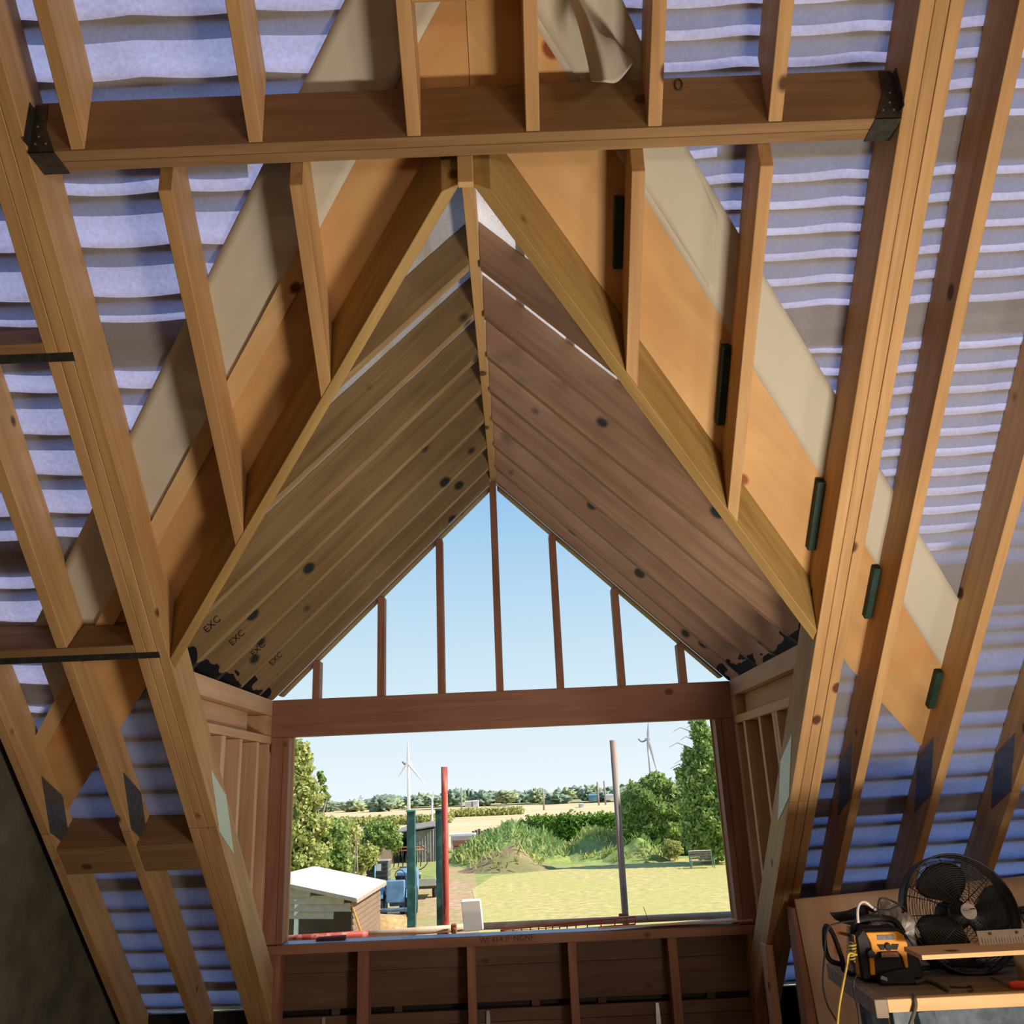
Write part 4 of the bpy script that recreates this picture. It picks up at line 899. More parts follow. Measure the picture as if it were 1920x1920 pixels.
# left tree
tree('tree', g(545, 33)[:], [pb(562, 1415, 33, 20, 1.3), pb(574, 1440, 33, 13), pb(556, 1462, 33, 26), pb(582, 1478, 33, 16, .8), pb(560, 1505, 33, 34), pb(596, 1500, 33, 11), pb(560, 1560, 33, 40), pb(596, 1548, 33, 20), pb(570, 1610, 33, 42, .7), pb(540, 1440, 33, 30), pb(520, 1540, 33, 50)],
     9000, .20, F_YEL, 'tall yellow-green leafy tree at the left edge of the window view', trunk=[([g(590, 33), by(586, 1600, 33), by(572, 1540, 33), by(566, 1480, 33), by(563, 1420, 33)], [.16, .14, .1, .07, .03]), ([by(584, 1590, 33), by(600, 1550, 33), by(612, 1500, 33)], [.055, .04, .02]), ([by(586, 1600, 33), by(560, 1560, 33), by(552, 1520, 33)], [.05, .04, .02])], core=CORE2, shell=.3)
tree('tree_sprig', g(614, 34)[:], [pb(604, 1462, 34, 6, 1.2), pb(608, 1478, 34, 5), pb(612, 1494, 34, 6, 1.3), pb(600, 1452, 34, 5)], 350, .16, F_GREEN, 'thin leafy branch tips right of the left tree against the sky', trunk=[([by(590, 1500, 34), by(604, 1480, 34), by(602, 1448, 34)], [.04, .03, .015]), ([by(598, 1530, 34), by(610, 1510, 34), by(613, 1488, 34)], [.04, .03, .015])], shell=.1)
tree('shrub', g(590, 36)[:], [pb(570, 1620, 36, 34, .8), pb(610, 1600, 36, 26), pb(625, 1570, 36, 24), pb(640, 1620, 36, 18)], 4200, .18, F_GREEN, 'green shrub under the tall left tree, above the white shed roof', 'shrub', core=CORE2)
tree('shrub', g(650, 44)[:], [pb(650, 1580, 44, 26, 1.2), pb(668, 1612, 44, 22), pb(640, 1610, 44, 22), pb(690, 1605, 44, 18)], 3600, .17, F_YEL, 'yellowing shrub with pale stems along the wooden fence', 'shrub', trunk=[([g(x, 42), by(x+dx, 1570, 42)], [.05, .02]) for x, dx in ((657, 1), (664, 4), (672, -3))], core=CORE2, shell=.3)
tree('shrub', g(715, 56)[:], [pb(700, 1568, 56, 22, 1.1), pb(722, 1565, 56, 20), pb(738, 1578, 56, 14), pb(690, 1590, 56, 20)], 3200, .22, F_GREEN, 'rounded green shrub in front of the stubble field, left of the teal post', 'shrub', core=CORE2)
tree('shrub', g(620, 60)[:], [pb(625, 1560, 60, 20), pb(600, 1570, 60, 26)], 1500, .26, F_YEL, 'small ochre shrub behind the left tree', 'shrub', core=CORE2)
# fence
FNC = plain('fence_boards', (.16, .11, .085), .9, 0, .35, 3)
fa, fb = bz(600, 1662, GZ), bz(790, 1603, GZ)
fn_ = empty('garden_fence', fa[:], 'dark wooden board fence running away behind the shrubs', 'fence')
du = (fb-fa); nb = 46; pl2 = []
for i in range(nb):
    a = fa+du*(i/nb); b = fa+du*((i+.9)/nb); v, f = boxd((0, 0, 0), (1, 1, 1)); h = 1.5+.05*math.sin(i*2.1)
    vs_ = [a, b, b+V3((0, .03, 0)), a+V3((0, .03, 0))]; pl2.append((vs_+[p+V3((0, 0, h)) for p in vs_], BOXF))
mesh_obj('panel', *merge(pl2), FNC, frame(fa, du, (0, 0, 1)), fn_)
plank('rail', fa+V3((0, -.02, 1.52)), fb+V3((0, -.02, 1.52)), (0, .06, 0), (0, 0, .05), FNC, fn_)
# shed
WR = plain('shed_roof_white', (.80, .76, .70), .8, 0, .05, 3); WC2 = plain('shed_boards', (.42, .33, .25), .9, 0, .12, 4); WC3 = plain('shed_boards_dark', (.24, .155, .10), .9, 0, .12, 2)
ze, zr = -3.25, -2.72
A, B_ = bz(669, 1684, ze), bz(724, 1651, ze); Cc, Dd = bz(590, 1624, zr), bz(495, 1647, zr)
shed = empty('garden_shed', (A.x, A.y, GZ), 'weathered timber shed with a bleached white roof below the window', 'shed')
slab('roof', [A, B_, Cc, Dd], (0, 0, -.07), WR, shed)
off2 = (Dd-A); slab('roof', [Dd, Cc, Cc+(Cc-B_)*V3((1, 1, -1)), Dd+(Dd-A)*V3((1, 1, -1))], (0, 0, -.07), WR, shed)
dv_ = (B_-A).normalized(); rv_ = (V3((Dd.x-A.x, Dd.y-A.y, 0))).normalized()
A2 = A+dv_*.25+rv_*.22; B2 = B_-dv_*.25+rv_*.22
nbd = 13; bl = []
for i in range(nbd):
    z0_, z1_ = GZ+(ze-.08-GZ)*i/nbd, GZ+(ze-.08-GZ)*(i+1.12)/nbd
    for (p, q2, nrm) in ((A2, B2, -rv_),):
        o_ = nrm*.08; bl.append(([V3((p.x, p.y, z0_))+o_, V3((q2.x, q2.y, z0_))+o_, V3((q2.x, q2.y, z0_)), V3((p.x, p.y, z0_)), V3((p.x, p.y, z1_))+o_*.2, V3((q2.x, q2.y, z1_))+o_*.2, V3((q2.x, q2.y, z1_)), V3((p.x, p.y, z1_))], BOXF))
mesh_obj('side_wall', *merge(bl), WC3, frame(A2, dv_, (0, 0, 1)), shed)
bl = []
Lf = 5.5
for i in range(5):
    z1_ = ze+.42-i*.19; z0_ = z1_-.21
    st_ = max(0.02, (z1_-ze)/((zr-ze)/(V3((Dd.x-A.x, Dd.y-A.y, 0)).length)))+(.35 if i == 4 else 0) if i < 4 else .55
    p = A2+rv_*st_; q2 = A2+rv_*Lf; o_ = -dv_*.09
    bl.append(([V3((p.x, p.y, z0_))+o_, V3((q2.x, q2.y, z0_))+o_, V3((q2.x, q2.y, z0_)), V3((p.x, p.y, z0_)), V3((p.x, p.y, z1_))+o_*.2, V3((q2.x, q2.y, z1_))+o_*.2, V3((q2.x, q2.y, z1_)), V3((p.x, p.y, z1_))], BOXF))
mesh_obj('front_boards', *merge(bl), WC2, frame(A2, rv_, (0, 0, 1)), shed)
plank('fascia', A+V3((0, 0, -.05))-dv_*.02, Dd+V3((0, 0, -.05))-dv_*.02, (0, 0, .10), dv_*.03, WC2, shed)
plank('fascia', A+V3((0, 0, -.08)), B_+V3((0, 0, -.08)), (0, 0, .10), rv_*.03, WC2, shed)
slab('back_wall', [V3((B2.x, B2.y, GZ)), V3((B2.x, B2.y, GZ))+rv_*Lf, V3((B2.x, B2.y, ze-.1))+rv_*Lf, V3((B2.x, B2.y, ze-.1))], dv_*.03, WC3, shed)
pp = A2+rv_*1.75; box('post', (pp.x-.06, pp.y-.05, GZ), (pp.x+.06, pp.y+.05, ze-.05), plain('post_white', (.7, .72, .72), .7), shed, axis='z')['label'] = 'pale post with a blue streak'
pp2 = A2+rv_*3.0; slab('door_panel', [V3((pp2.x, pp2.y, GZ)), V3((pp2.x, pp2.y, GZ))+rv_*2.4, V3((pp2.x, pp2.y, ze-.2))+rv_*2.4, V3((pp2.x, pp2.y, ze-.2))], dv_*.03, plain('door_grey', (.48, .48, .44), .8), shed)
tube('brace', [A+V3((-.15, .05, -.15)), A+V3((.35, .1, -1.5))], .035, plain('orange_timber', (.55, .27, .06), .8), shed, 6)['label'] = 'orange-brown slanting prop'
yc = by(650, 1736, 26); tag(lumpy('cable_coil', (yc.x, yc.y, yc.z), .28, .2, .2, plain('yellow_coil', (.70, .50, .03), .6), .3, 2, None, 3), 'bright yellow bundle in front of the shed', 'bundle')
# tractor
BLU = plain('tractor_blue', (.16, .30, .48), .45, 0, .25, 3); BLUD = plain('tractor_grey_blue', (.10, .16, .22), .5, 0, .4, 4); TYRE = plain('tyre', (.03, .03, .032), .9)
tb0 = bz(738, 1733, GZ); trc = empty('tractor', tb0[:], 'old blue tractor parked beside the shed, seen from behind', 'tractor')
def TP(x, y, z): return V3((tb0.x+x, tb0.y+y, GZ+z))
def tbx(name, lo, hi, m, par=trc, bv=.03): return mesh_obj(name, *boxd(TP(*lo), TP(*hi)), m, frame(TP(*lo), (1, 0, 0), (0, 1, 0)), par, bevel=bv)
tbx('rear_panel', (-.30, 0, .75), (.42, .25, 1.55), BLU); tbx('hood', (-.05, 1.2, .9), (.65, 3.0, 1.75), BLU); tbx('engine_cover', (-.2, .25, .6), (.5, 1.3, 1.2), BLUD)
tbx('drawbar', (-.5, -.25, .45), (.6, .0, .58), BLUD); tbx('hitch_frame', (-.62, -.1, .2), (-.5, .05, 1.2), BLUD); tbx('seat', (-.05, .5, 1.2), (.35, .9, 1.32), BLACK); tbx('seat_back', (-.05, .88, 1.3), (.35, .95, 1.65), BLACK)
def wheel(par, c, r, w_, name='wheel'):
    o = mesh_obj(name, *merge([cyl(c-V3((w_/2, 0, 0)), (1, 0, 0), r, r, w_, 24)]), TYRE, frame(c, (1, 0, 0), (0, 1, 0)), par, bevel=.05)
    mesh_obj('hub', *cyl(c-V3((w_/2+.01, 0, 0)), (1, 0, 0), r*.45, r*.45, w_+.02, 16), BLU if r > .4 else TYRE, frame(c, (1, 0, 0), (0, 1, 0)), o)
wheel(trc, TP(.62, .6, .62), .62, .3); wheel(trc, TP(-.55, .6, .62), .62, .3); wheel(trc, TP(.5, 2.7, .4), .4, .2); wheel(trc, TP(-.0, 2.7, .4), .4, .2)
for x0 in (-.75, .48):
    pts = [TP(x0, .6+.72*math.cos(a), .62+.72*math.sin(a)) for a in [.4+i*.23 for i in range(11)]]
    vs_ = [p for q3 in pts for p in (q3, q3+V3((.34, 0, 0)))]; o = mesh_obj('fender', vs_, [(2*i, 2*i+1, 2*i+3, 2*i+2) for i in range(len(pts)-1)], BLU, frame(pts[0], (1, 0, 0), (0, 1, 0)), trc); o.modifiers.new('s', 'SOLIDIFY').thickness = .02
tube('roll_bar', catmull([TP(.85, .2, .5), TP(.85, .2, 1.7), TP(.7, .2, 1.98), TP(.2, .2, 2.0)], 5), .03, BLUD, trc, 8)
tube('lever', [TP(.15, .4, 1.2), TP(.3, .3, 1.75)], .02, BLACK, trc, 6); tube('lever', [TP(.3, .4, 1.2), TP(.45, .35, 1.7)], .02, BLACK, trc, 6)
c_ = TP(.1, .3, 1.45); mesh_obj('steering_wheel', *tube_data([c_+V3((.2*math.cos(a), .8, .2*math.sin(a)+.2)) for a in [i*.52 for i in range(12)]], .018, 6, True), BLACK, frame(c_, (1, 0, 0), (0, 1, 0)), trc)
hp = bz(726, 1738, GZ); tag(lumpy('woodchip_heap', (hp.x-.1, hp.y-1.0, GZ), 1.3, 1.0, .55, plain('woodchip', (.55, .33, .14), .95, 0, .3, 6), .2, 6, None, 3), 'low heap of orange-brown woodchip behind the tractor', 'heap')
# flatbed trailer and cart
TG = plain('trailer_grey', (.46, .44, .36), .7, 0, .15, 4)
t0 = bz(765, 1690, GZ); trl = empty('flatbed_trailer', t0[:], 'grey flatbed trailer beyond the tractor, behind the teal post', 'trailer')
def trb(nm, lo, hi, m, par=None): return mesh_obj(nm, *boxd(t0+V3(lo), t0+V3(hi)), m, frame(t0, (1, 0, 0), (0, 1, 0)), par or trl, bevel=.01)
trb('bed', (-.3, 0, .62), (1.45, 2.2, .70), TG); trb('side_board', (-.3, -.03, .62), (1.30, 0, .95), TG); trb('frame_rail', (-.2, .2, .48), (1.4, .3, .6), STEEL); trb('end_board', (1.42, 0, .62), (1.46, 2.2, .95), TG)
wheel(trl, t0+V3((1.15, .9, .3)), .3, .18); wheel(trl, t0+V3((.0, .9, .3)), .3, .18)
t1 = bz(770, 1660, GZ); crt = empty('small_cart', t1[:], 'small low cart with pale planks in the rough grass', 'cart')
mesh_obj('cart_bed', *boxd(t1+V3((-.6, 0, .5)), t1+V3((.5, .8, .58))), TG, frame(t1, (1, 0, 0), (0, 1, 0)), crt); wheel(crt, t1+V3((.45, .2, .3)), .28, .12); wheel(crt, t1+V3((-.35, .2, .3)), .28, .12)
# water tank in cage
k0 = bz(686, 1668, GZ); tk_ = empty('water_tank', k0[:], 'black ribbed water tank in a pale cage between shed and fence', 'tank')
rb2 = [boxd(k0+V3((0, 0, z)), k0+V3((1.15, 1.1, z+.13))) for z in (.15, .36, .57, .78, .99, 1.20)]+[boxd(k0+V3((.04, .04, .1)), k0+V3((1.11, 1.06, 1.36)))]
mesh_obj('tank_body', *merge(rb2), plain('tank_black', (.05, .055, .06), .5, 0, .2), frame(k0, (1, 0, 0), (0, 1, 0)), tk_, bevel=.02)
mesh_obj('side_cage', *merge([boxd(k0+V3((1.16, .1+.2*i, .05)), k0+V3((1.2, .14+.2*i, 1.4))) for i in range(5)]+[boxd(k0+V3((1.16, 0, z)), k0+V3((1.2, 1.1, z+.05))) for z in (.1, .5, .9, 1.36)]), plain('cage_grey', (.4, .4, .36), .6), frame(k0, (1, 0, 0), (0, 1, 0)), tk_)
mesh_obj('label_plate', *boxd(k0+V3((.55, -.02, .9)), k0+V3((.82, -.005, 1.25))), plain('label_pale', (.6, .68, .72), .5), frame(k0, (1, 0, 0), (0, 1, 0)), tk_)
tube('blue_pipe', [k0+V3((.48, -.05, .1)), k0+V3((.48, -.05, 1.2))], .05, BLU, tk_, 8)
tag(mesh_obj('pallet', *merge([boxd(k0+V3((-.05, .05+.22*i, 1.37)), k0+V3((1.15, .2+.22*i, 1.41))) for i in range(5)]+[boxd(k0+V3((.0, 0, 1.365)), k0+V3((.1, 1.1, 1.37)))]), TG, frame(k0, (1, 0, 0), (0, 1, 0))), 'slatted pallet lying on top of the black water tank', 'pallet')
# farm implement
i0 = bz(742, 1630, GZ); imp = empty('farm_implement', i0[:], 'rusty red and black cultivator frame in front of the lean-to', 'machine')
RUS = plain('rusty_red', (.40, .17, .10), .8, .2, .3)
for z in (1.15, 1.35): tube('frame_bar', [i0+V3((-.3, 0, z)), i0+V3((1.9, .3, z))], .05, RUS, imp, 6)
for k in range(7): tube('tine', catmull([i0+V3((-.1+.3*k, 0, 1.1)), i0+V3((-.1+.3*k, -.25, .8)), i0+V3((-.1+.3*k, -.05, .4)), i0+V3((-.1+.3*k, -.3, .15))], 4), .035, BLACK, imp, 6)
rk_ = bz(782, 1633, GZ)+V3((0, 0, .8)); tag(tube('rake_wheel', [rk_+V3((.75*math.cos(a), .1, .75*math.sin(a))) for a in [i*.314 for i in range(20)]], .03, STEEL, None, 6, True), 'dark iron rake wheel leaning by the lean-to wall', 'wheel')
# lean-to
l0 = bz(768, 1618, GZ); lt = empty('lean_to', l0[:], 'low open lean-to with dark flat roof and corrugated walls', 'shed')
RD = plain('leanto_roof', (.30, .27, .22), .85, 0, .3, 2); CW = plain('corrugated_grey', (.36, .33, .29), .8, 0, .2, 3)
mesh_obj('roof', [l0+V3(p) for p in ((-1.3, -.3, 2.05), (1.9, -.5, 2.42), (2.6, 5, 2.75), (-.6, 5, 2.4), (-1.3, -.3, 2.13), (1.9, -.5, 2.50), (2.6, 5, 2.83), (-.6, 5, 2.48))], BOXF, RD, frame(l0, (1, 0, 0), (0, 1, 0)), lt)
vs_, fs = [], []
for i in range(41):
    x = -.2+2.0*i/40; y = .04*math.sin(i*1.57); vs_ += [l0+V3((x, y, 0)), l0+V3((x, y, 2.1+.1*x))]
fs = [(2*i, 2*i+2, 2*i+3, 2*i+1) for i in range(40)]; o = mesh_obj('front_wall', vs_, fs, CW, frame(l0, (1, 0, 0), (0, 1, 0)), lt); o.modifiers.new('s', 'SOLIDIFY').thickness = .02
mesh_obj('side_wall', *boxd(l0+V3((1.82, 0, 0)), l0+V3((1.86, 4.8, 2.35))), plain('dark_timber', (.09, .08, .075), .9), frame(l0, (1, 0, 0), (0, 1, 0)), lt)
mesh_obj('back_wall', *boxd(l0+V3((-1.2, 4.7, 0)), l0+V3((2.3, 4.8, 2.3))), plain('dark_timber2', (.07, .065, .06), .9), frame(l0, (1, 0, 0), (0, 1, 0)), lt)
for x in (-1.15, .0): tube('post', [l0+V3((x, -.2, 0)), l0+V3((x, -.2, 2.1))], .05, TG, lt, 6)
mesh_obj('hanging_cloth', *boxd(l0+V3((1.9, .1, .5)), l0+V3((2.25, .14, 2.0))), plain('cloth_blue_grey', (.42, .46, .56), .9), frame(l0, (1, 0, 0), (0, 1, 0)), lt)['label'] = 'pale blue-grey hanging sheet'
# white box and red crates
h0 = bz(868, 1597, GZ)
wbx = empty('white_chest', h0[:], 'small white chest behind the reddish crates, right of the red pole', 'chest'); mesh_obj('chest_body', *boxd(h0+V3((-1.0, 0, 0)), h0+V3((1.0, 1, 1.25))), WB, frame(h0, (1, 0, 0), (0, 1, 0)), wbx); mesh_obj('lid', *boxd(h0+V3((-1.1, -.1, 1.25)), h0+V3((1.1, 1.1, 1.42))), WB, frame(h0, (1, 0, 0), (0, 1, 0)), wbx)
for z, nm in ((0, 'lower'), (.52, 'upper')): tag(mesh_obj('red_crate', *boxd(h0+V3((-.75, -1.2, z)), h0+V3((.75, -.3, z+.48))), plain('crate_red', (.36, .14, .10), .8), frame(h0, (1, 0, 0), (0, 1, 0)), None, bevel=.03), f'{nm} reddish crate in front of the white chest', 'crate')
f0 = bz(905, 1592, GZ); tag(mesh_obj('board_fence', *merge([boxd(f0+V3((-.9+.26*i, 0, 0)), f0+V3((-.67+.26*i, .05, 1.5+.08*(i % 3)))) for i in range(9)]), FNC, frame(f0, (1, 0, 0), (0, 1, 0))), 'short upright board fence right of the white chest', 'fence')
# mounds
def mound(name, c, rx, ry, h, seed, label, m, leaf, n, ls, soil=None):
    t = empty(name, c, label, 'mound'); N = 40; vs_, fs = [], []
    for i in range(N+1):
        for j in range(N+1):
            x, y = -1.25+2.5*i/N, -1.25+2.5*j/N; r2 = x*x+y*y
            z = h*max(0, math.exp(-1.7*r2)-.12)/.88*(1+.35*mnoise.noise(V3((x*2.2+seed, y*2.2, seed))))+.05*h*mnoise.noise(V3((x*7, y*7, seed)))*(r2 < 1.2)
            vs_.append(V3(c)+V3((x*rx, y*ry, z-.02)))
    for i in range(N):
        for j in range(N): k = i*(N+1)+j; fs.append((k, k+N+1, k+N+2, k+1))
    mesh_obj('soil', vs_, fs, m, Matrix.Translation(V3(c)), t, smooth=True)
    if n:
        P = [vs_[i] for i in rng.integers(0, len(vs_), n)]; bl_ = []
        P = [p for p in P if p.z > GZ+.12*h and (mnoise.noise(V3((p.x*.8, p.y*.5, seed))) > -.22)]
        k = len(P); P = np.array([tuple(p) for p in P]); P = P+rng.normal(size=P.shape)*.12
        hh = ls*(.6+1.2*rng.random(k)); d = rng.normal(size=(k, 3))*.45; d[:, 2] = 1; s = rng.normal(size=(k, 3)); s[:, 2] = .2*s[:, 2]; s /= np.linalg.norm(s, axis=1)[:, None]
        V = np.stack([P-s*ls*.22, P+s*ls*.22, P+s*ls*.3+d*hh[:, None], P-s*ls*.12+d*hh[:, None]*1.2], 1).reshape(-1, 3)
        me = bpy.data.meshes.new('weeds'); org = V.mean(0); me.from_pydata([tuple(v) for v in V-org], [], [(4*i, 4*i+1, 4*i+2, 4*i+3) for i in range(k)]); me.materials.append(leaf)
        o = bpy.data.objects.new('weeds', me); COL.objects.link(o); o.matrix_basis = Matrix.Translation(V3(org)); setpar(o, t); o['kind'] = 'stuff'
    return t
SOIL = ground_mat('mound_soil', (.30, .20, .11), (.46, .31, .19), (.20, .24, .08), 2.5); SOILG = ground_mat('mound_green', (.20, .30, .07), (.38, .48, .14), (.30, .24, .10), 2.2)
c = bz(975, 1612, GZ); mound('overgrown_mound', (c.x-.4, c.y+1, GZ), 4.7, 7.5, 2.35, 1.0, 'large mound covered with weeds left of the hedge', SOILG, foliage_mat('weeds', (.18, .30, .08), (.40, .54, .20), (.60, .55, .28)), 9000, .22)
c = bz(950, 1632, GZ); mound('soil_heap', (c.x, c.y, GZ), 2.9, 2.2, 1.35, 4.0, 'bare brown soil heap at the front of the large weedy mound', SOIL, F_YEL, 900, .2)
c = bz(885, 1606, GZ); mound('weed_bank', (c.x+1, c.y-6, GZ), 2.2, 5, 1.0, 7.0, 'low weedy bank at the left foot of the large mound', SOILG, F_YEL, 1800, .3)
c = bz(1125, 1606, GZ); mound('overgrown_mound', (c.x, c.y, GZ), 3.4, 5.0, 1.5, 2.5, 'smaller weedy mound in front of the hedge, left of the grey pole', SOILG, F_YEL, 5200, .20)
c = bz(1195, 1612, GZ); mound('overgrown_mound', (c.x, c.y, GZ), 2.5, 3.5, 1.15, 6.2, 'lowest weedy mound just right of the grey pole', SOILG, F_GREEN, 2600, .18)
# hedge
ha, hb_ = bz(1000, 1592, GZ), bz(1215, 1588, GZ)
blb = []
for i in range(12):
    p = ha.lerp(hb_, i/11); p = V3((p.x, max(66, p.y), GZ+1.25+.08*math.sin(i*1.9))); blb.append((tuple(p), (1.1, 1.5, 1.35)))
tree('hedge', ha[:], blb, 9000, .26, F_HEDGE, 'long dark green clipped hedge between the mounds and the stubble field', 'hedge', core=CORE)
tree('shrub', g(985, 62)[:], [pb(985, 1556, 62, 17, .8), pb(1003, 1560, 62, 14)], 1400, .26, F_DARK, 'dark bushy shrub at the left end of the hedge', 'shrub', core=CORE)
# right-hand trees
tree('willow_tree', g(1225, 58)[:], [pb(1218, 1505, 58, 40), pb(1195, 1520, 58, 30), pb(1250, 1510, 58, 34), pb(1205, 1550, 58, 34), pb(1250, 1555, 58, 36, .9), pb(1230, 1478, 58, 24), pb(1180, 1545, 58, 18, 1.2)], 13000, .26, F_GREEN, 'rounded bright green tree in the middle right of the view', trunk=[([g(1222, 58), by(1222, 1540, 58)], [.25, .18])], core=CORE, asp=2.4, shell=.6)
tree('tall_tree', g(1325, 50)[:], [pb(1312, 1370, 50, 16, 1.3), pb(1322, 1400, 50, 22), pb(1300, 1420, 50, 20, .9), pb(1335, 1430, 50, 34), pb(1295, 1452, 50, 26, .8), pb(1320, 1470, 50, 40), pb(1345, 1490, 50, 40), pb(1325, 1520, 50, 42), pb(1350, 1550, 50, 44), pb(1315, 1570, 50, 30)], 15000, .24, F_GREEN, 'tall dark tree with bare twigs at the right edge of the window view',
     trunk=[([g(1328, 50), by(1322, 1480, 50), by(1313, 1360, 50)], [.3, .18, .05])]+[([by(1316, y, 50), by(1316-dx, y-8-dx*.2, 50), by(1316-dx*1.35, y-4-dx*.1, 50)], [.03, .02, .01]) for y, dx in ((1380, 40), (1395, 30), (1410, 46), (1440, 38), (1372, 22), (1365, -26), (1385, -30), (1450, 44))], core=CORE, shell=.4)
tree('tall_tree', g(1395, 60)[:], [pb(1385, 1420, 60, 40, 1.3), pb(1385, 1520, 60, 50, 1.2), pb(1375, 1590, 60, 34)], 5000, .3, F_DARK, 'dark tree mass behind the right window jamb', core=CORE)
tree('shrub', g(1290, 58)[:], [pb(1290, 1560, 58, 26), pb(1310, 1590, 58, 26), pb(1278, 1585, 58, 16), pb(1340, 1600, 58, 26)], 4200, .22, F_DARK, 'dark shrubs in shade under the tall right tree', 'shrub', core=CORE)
tree('small_bush', g(1259, 53)[:], [pb(1259, 1592, 53, 16, .85), pb(1252, 1597, 53, 9), pb(1268, 1588, 53, 9)], 1500, .16, F_YEL, 'small round light green bush on the lawn left of the bench', 'bush', trunk=[([g(1253, 53), by(1256, 1600, 53)], [.07, .06])], core=CORE2)
# bench
q0 = bz(1298, 1631, GZ); bn = empty('garden_bench', q0[:], 'green-framed wooden garden bench on the far edge of the lawn', 'bench')
GB = plain('bench_green', (.16, .28, .20), .6); WBn = plain('bench_slats', (.20, .16, .12), .8)
for x in (0, 1.28):
    nm = 'end_frame'
    mesh_obj(nm, *merge([tube_data([q0+V3((x, 0, 0)), q0+V3((x, 0, .6))], .03, 6), tube_data([q0+V3((x, .5, 0)), q0+V3((x, .6, .95))], .03, 6), tube_data([q0+V3((x, 0, .6)), q0+V3((x, .55, .62))], .03, 6), tube_data([q0+V3((x, 0, .40)), q0+V3((x, .5, .40))], .03, 6)]), GB, frame(q0, (1, 0, 0), (0, 1, 0)), bn)
for i in range(3): plank('seat_slat', q0+V3((0, .08+.16*i, .43)), q0+V3((1.28, .08+.16*i, .43)), (0, .12, 0), (0, 0, .03), WBn, bn)
for i in range(3): plank('back_slat', q0+V3((0, .53+.02*i, .56+.14*i)), q0+V3((1.28, .53+.02*i, .56+.14*i)), (0, .03, 0), (0, 0, .10), WBn, bn)
plank('top_rail', q0+V3((0, .6, .96)), q0+V3((1.28, .6, .96)), (0, .05, 0), (0, 0, .04), WB, bn)
# far trees, hedgerow, poplars
far = [(575, 1500, 34, 22), (612, 1512, 22, 14), (640, 1515, 24, 14), (663, 1512, 22, 16), (690, 1515, 26, 16), (716, 1508, 24, 18), (740, 1510, 22, 16), (758, 1508, 20, 14), (775, 1503, 18, 14), (795, 1500, 22, 16), (815, 1502, 20, 12), (850, 1497, 22, 22), (843, 1502, 14, 24), (902, 1500, 22, 20), (925, 1495, 26, 16), (948, 1494, 22, 15), (975, 1500, 22, 16), (992, 1496, 18, 18), (1006, 1494, 16, 20), (1025, 1498, 18, 14), (1045, 1500, 26, 14), (1062, 1490, 18, 14), (1080, 1488, 20, 18), (1098, 1490, 16, 14), (1112, 1488, 20, 20), (1130, 1494, 18, 14), (1150, 1488, 26, 16), (1172, 1486, 24, 20), (1200, 1485, 28, 20), (1240, 1484, 30, 20)]
for k, (x, y, wpx, hpx) in enumerate(far):
    Yd = 300+22*((k*7) % 5); sc2 = (Yd+5.7)/1612; c = by(x, y, Yd); 
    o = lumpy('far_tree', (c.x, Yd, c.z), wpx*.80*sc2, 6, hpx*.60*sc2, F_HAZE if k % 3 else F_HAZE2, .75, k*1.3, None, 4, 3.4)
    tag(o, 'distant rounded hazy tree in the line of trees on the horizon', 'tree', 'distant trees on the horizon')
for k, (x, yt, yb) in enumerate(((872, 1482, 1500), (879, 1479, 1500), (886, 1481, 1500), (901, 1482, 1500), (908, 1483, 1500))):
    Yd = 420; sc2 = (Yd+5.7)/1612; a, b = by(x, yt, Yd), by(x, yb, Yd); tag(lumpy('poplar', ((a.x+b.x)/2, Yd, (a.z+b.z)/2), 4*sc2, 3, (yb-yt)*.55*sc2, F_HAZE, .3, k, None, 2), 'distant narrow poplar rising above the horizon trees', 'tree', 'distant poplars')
for (x0, x1, y, Yd, nm) in ((600, 835, 1541, 150, 'left of the red pole'), (850, 975, 1524, 185, 'between the red pole and the mound')):
    n = 14; blb = []
    for i in range(n):
        p = by(x0+(x1-x0)*i/(n-1), y-.047*(x0+(x1-x0)*i/(n-1)-x0), Yd); blb.append(((p.x, Yd, GZ+.6), ((x1-x0)/n*(Yd+5.7)/1612*.8, 1.5, .9)))
    tree('hedgerow', (blb[0][0][0], Yd, GZ), blb, 1600, .6, F_YEL, f'low scrubby field hedgerow across the stubble, {nm}', 'hedge', core=F_HAZE2)
# continuous far woodland behind the single trees
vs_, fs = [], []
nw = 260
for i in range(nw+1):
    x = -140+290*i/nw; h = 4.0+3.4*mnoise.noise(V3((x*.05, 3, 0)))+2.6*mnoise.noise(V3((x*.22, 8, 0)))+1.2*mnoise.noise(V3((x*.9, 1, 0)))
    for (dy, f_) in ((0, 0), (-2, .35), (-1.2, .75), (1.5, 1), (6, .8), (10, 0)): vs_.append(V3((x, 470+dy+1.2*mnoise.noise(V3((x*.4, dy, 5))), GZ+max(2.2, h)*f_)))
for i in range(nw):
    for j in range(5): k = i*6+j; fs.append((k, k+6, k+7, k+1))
tag(mesh_obj('far_woodland', vs_, fs, F_HAZE, Matrix.Translation(vs_[0]), None, smooth=True), 'continuous hazy belt of woodland along the whole horizon', 'woodland', kind='stuff')
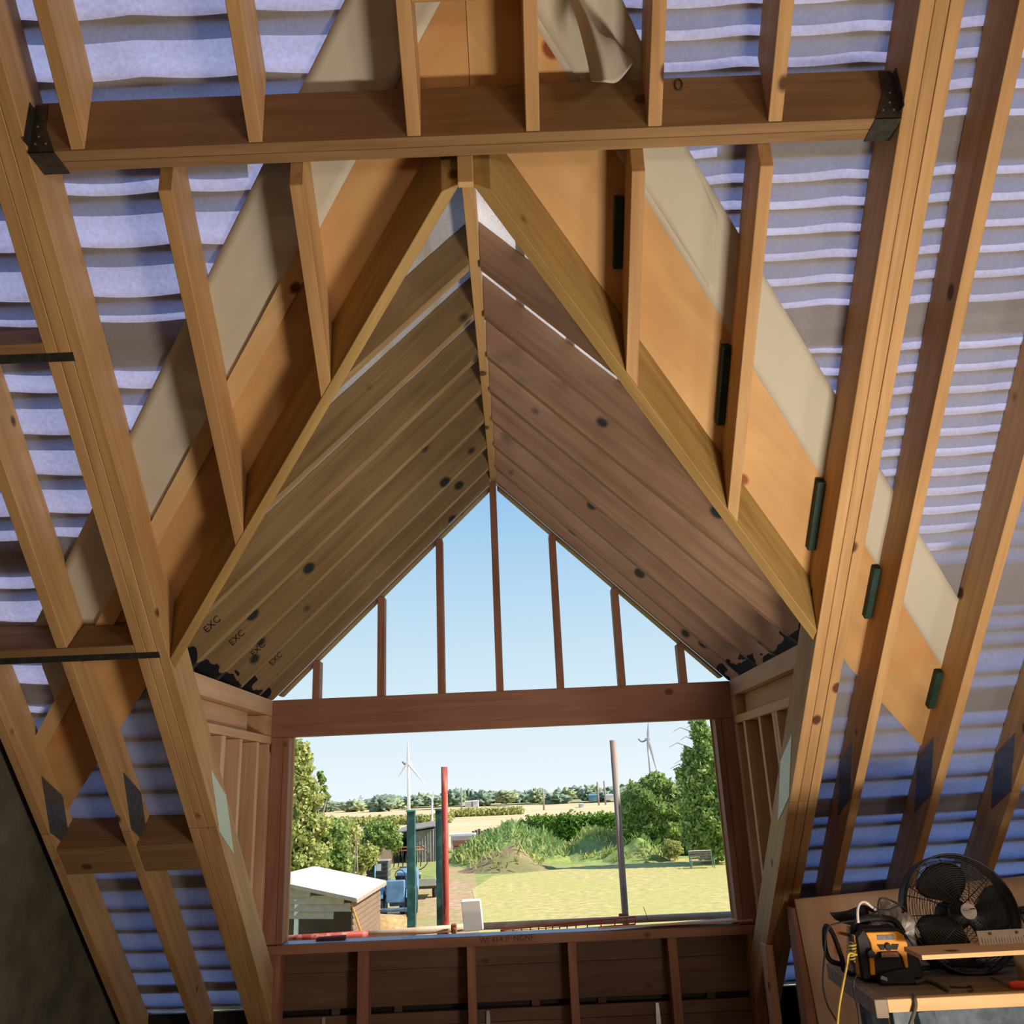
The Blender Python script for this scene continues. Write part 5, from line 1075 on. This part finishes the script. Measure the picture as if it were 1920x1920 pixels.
# far buildings
FB = plain('far_building', (.62, .62, .60), .7); FBB = plain('far_building_blue', (.12, .26, .32), .7)
for (x0, x1, y0, y1, m, lab) in ((872, 884, 1501, 1508, FB, 'pale far barn, left of a pair among distant trees'), (886, 896, 1500, 1508, FB, 'pale far barn, right of a pair among distant trees'), (1106, 1119, 1488, 1497, FBB, 'dark blue-green far barn behind the telegraph poles'), (1088, 1094, 1506, 1511, FB, 'tiny white hut on the far edge of the stubble field'), (1137, 1150, 1489, 1494, FB, 'long pale far roof right of the telegraph poles')):
    Yd = 225 if y1 > 1509 else 285; a, b = by(x0, y1, Yd), by(x1, y0, Yd)
    r_ = empty('far_building', (a.x, Yd, a.z), lab, 'building')
    h = b.z-a.z; mesh_obj('walls', *boxd((a.x, Yd, max(GZ, a.z-1)), (b.x, Yd+6, a.z+h*.65)), m, frame((a.x, Yd, a.z), (1, 0, 0), (0, 1, 0)), r_)
    mesh_obj('roof', [V3(p) for p in ((a.x-.2, Yd-.3, a.z+h*.65), (b.x+.2, Yd-.3, a.z+h*.65), (b.x+.2, Yd+3, b.z), (a.x-.2, Yd+3, b.z), (a.x-.2, Yd+6.3, a.z+h*.65), (b.x+.2, Yd+6.3, a.z+h*.65))], [(0, 1, 2, 3), (3, 2, 5, 4), (0, 3, 4), (1, 5, 2)], plain('far_roof', (.5, .5, .5), .7) if m is FB else m, frame((a.x, Yd, a.z), (1, 0, 0), (0, 1, 0)), r_)
# turbines
TW = plain('turbine_white', (.82, .82, .82), .5, 0, .03)
def turbine(hx, hy, Yd, tips, rt_, lab, tail=None, dark=False):
    h = by(hx, hy, Yd); t = empty('wind_turbine', (h.x, Yd, GZ), lab, 'wind turbine'); sc2 = (Yd+5.7)/1612
    m = plain('turbine_grey', (.42, .42, .45), .5) if dark else TW
    tube('tower', [V3((h.x, Yd, GZ)), V3((h.x, Yd, h.z))], [rt_*1.3, rt_*.8], m, t, 10)
    mesh_obj('nacelle', *boxd(h+V3((-1.8*rt_, -2.5*rt_, -1*rt_)), h+V3((1.8*rt_, 2.5*rt_, 1*rt_))), m, frame(h, (1, 0, 0), (0, 1, 0)), t, bevel=.3*rt_)
    for (x, y) in tips:
        p = by(x, y, Yd); d_ = (p-h); s_ = d_.cross(V3((0, 1, 0))).normalized(); hh = h+V3((0, -3*rt_, 0)); pp_ = p+V3((0, -3*rt_, 0))
        vs_ = []
        for u_, w2 in ((0, .5), (.2, 1.1), (1, .2)):
            c2 = hh.lerp(pp_, u_); vs_ += [c2-s_*w2*rt_, c2+V3((0, .25*rt_, 0)), c2+s_*w2*rt_, c2-V3((0, .25*rt_, 0))]
        fs = [(i*4+j, i*4+(j+1) % 4, i*4+4+(j+1) % 4, i*4+4+j) for i in range(2) for j in range(4)]+[(3, 2, 1, 0), (8, 9, 10, 11)]
        mesh_obj('blade', vs_, fs, m, frame(h, (1, 0, 0), (0, 1, 0)), t)
    if tail:
        a = by(*tail, Yd); tube('tail', catmull([h, h.lerp(a, .6)+V3((0, 0, -.25)), a+V3((0, 0, .2))], 4), rt_*.7, plain('tail_grey', (.25, .27, .29), .6), t, 6)
turbine(766, 1431, 150, [(766.5, 1384), (748, 1458), (797, 1470)], .26, 'largest white wind turbine, left of the red scaffold pole', tail=(755, 1430))
turbine(810, 1496, 95, [(815, 1482), (799, 1491), (813, 1510)], .10, 'small white wind turbine between the two teal posts')
turbine(1214, 1386, 120, [(1214.5, 1352), (1232, 1452), (1214, 1420)], .17, 'grey wind turbine above the rounded tree on the right', tail=(1197, 1388), dark=True)
# poles, pylon
for (x, yt, yb, lab) in ((865, 1477, 1527, 'telegraph pole just right of the red scaffold pole'), (1018, 1478, 1519, 'lone telegraph pole in the middle of the far field'), (1120, 1466, 1510, 'left one of two far poles left of the grey scaffold pole'), (1132.5, 1464, 1509, 'right one of two far poles left of the grey scaffold pole')):
    b = bz(x, yb, GZ); Yd = min(b.y, 260); a = by(x, yt, Yd); tag(tube('telegraph_pole', [V3((a.x, Yd, GZ)), a], .2*Yd/200, plain('pole_grey', (.34, .31, .28), .8), None, 8), lab, 'pole')
a = by(676, 1491, 600); pyl = []
b0_ = V3((a.x, 600, a.z-9))
for s_ in (-1, 1): pyl.append(tube_data([b0_+V3((s_*1.8, 0, 0)), a+V3((s_*.2, 0, 0))], .22, 4))
for z, w3 in ((-2, 2.2), (-3.6, 2.8), (-5.2, 2.2)): pyl.append(tube_data([a+V3((-w3, 0, z)), a+V3((w3, 0, z))], .2, 4))
tag(mesh_obj('pylon', *merge(pyl), plain('pylon_grey', (.36, .42, .45), .7), frame(a, (1, 0, 0), (0, 1, 0))), 'faint electricity pylon on the horizon at the left', 'pylon')
for k, dy in enumerate((0, 5)):
    tag(tube('power_line', catmull([by(600, 1509+dy, 600), by(676, 1505+dy, 600), by(740, 1505.5+dy*.6, 600), by(800, 1499+dy*.3, 600)], 4), .10, plain('wire_grey', (.4, .45, .48), .7), None, 4), ('upper' if k == 0 else 'lower')+' faint power line crossing the sky by the pylon', 'wire')
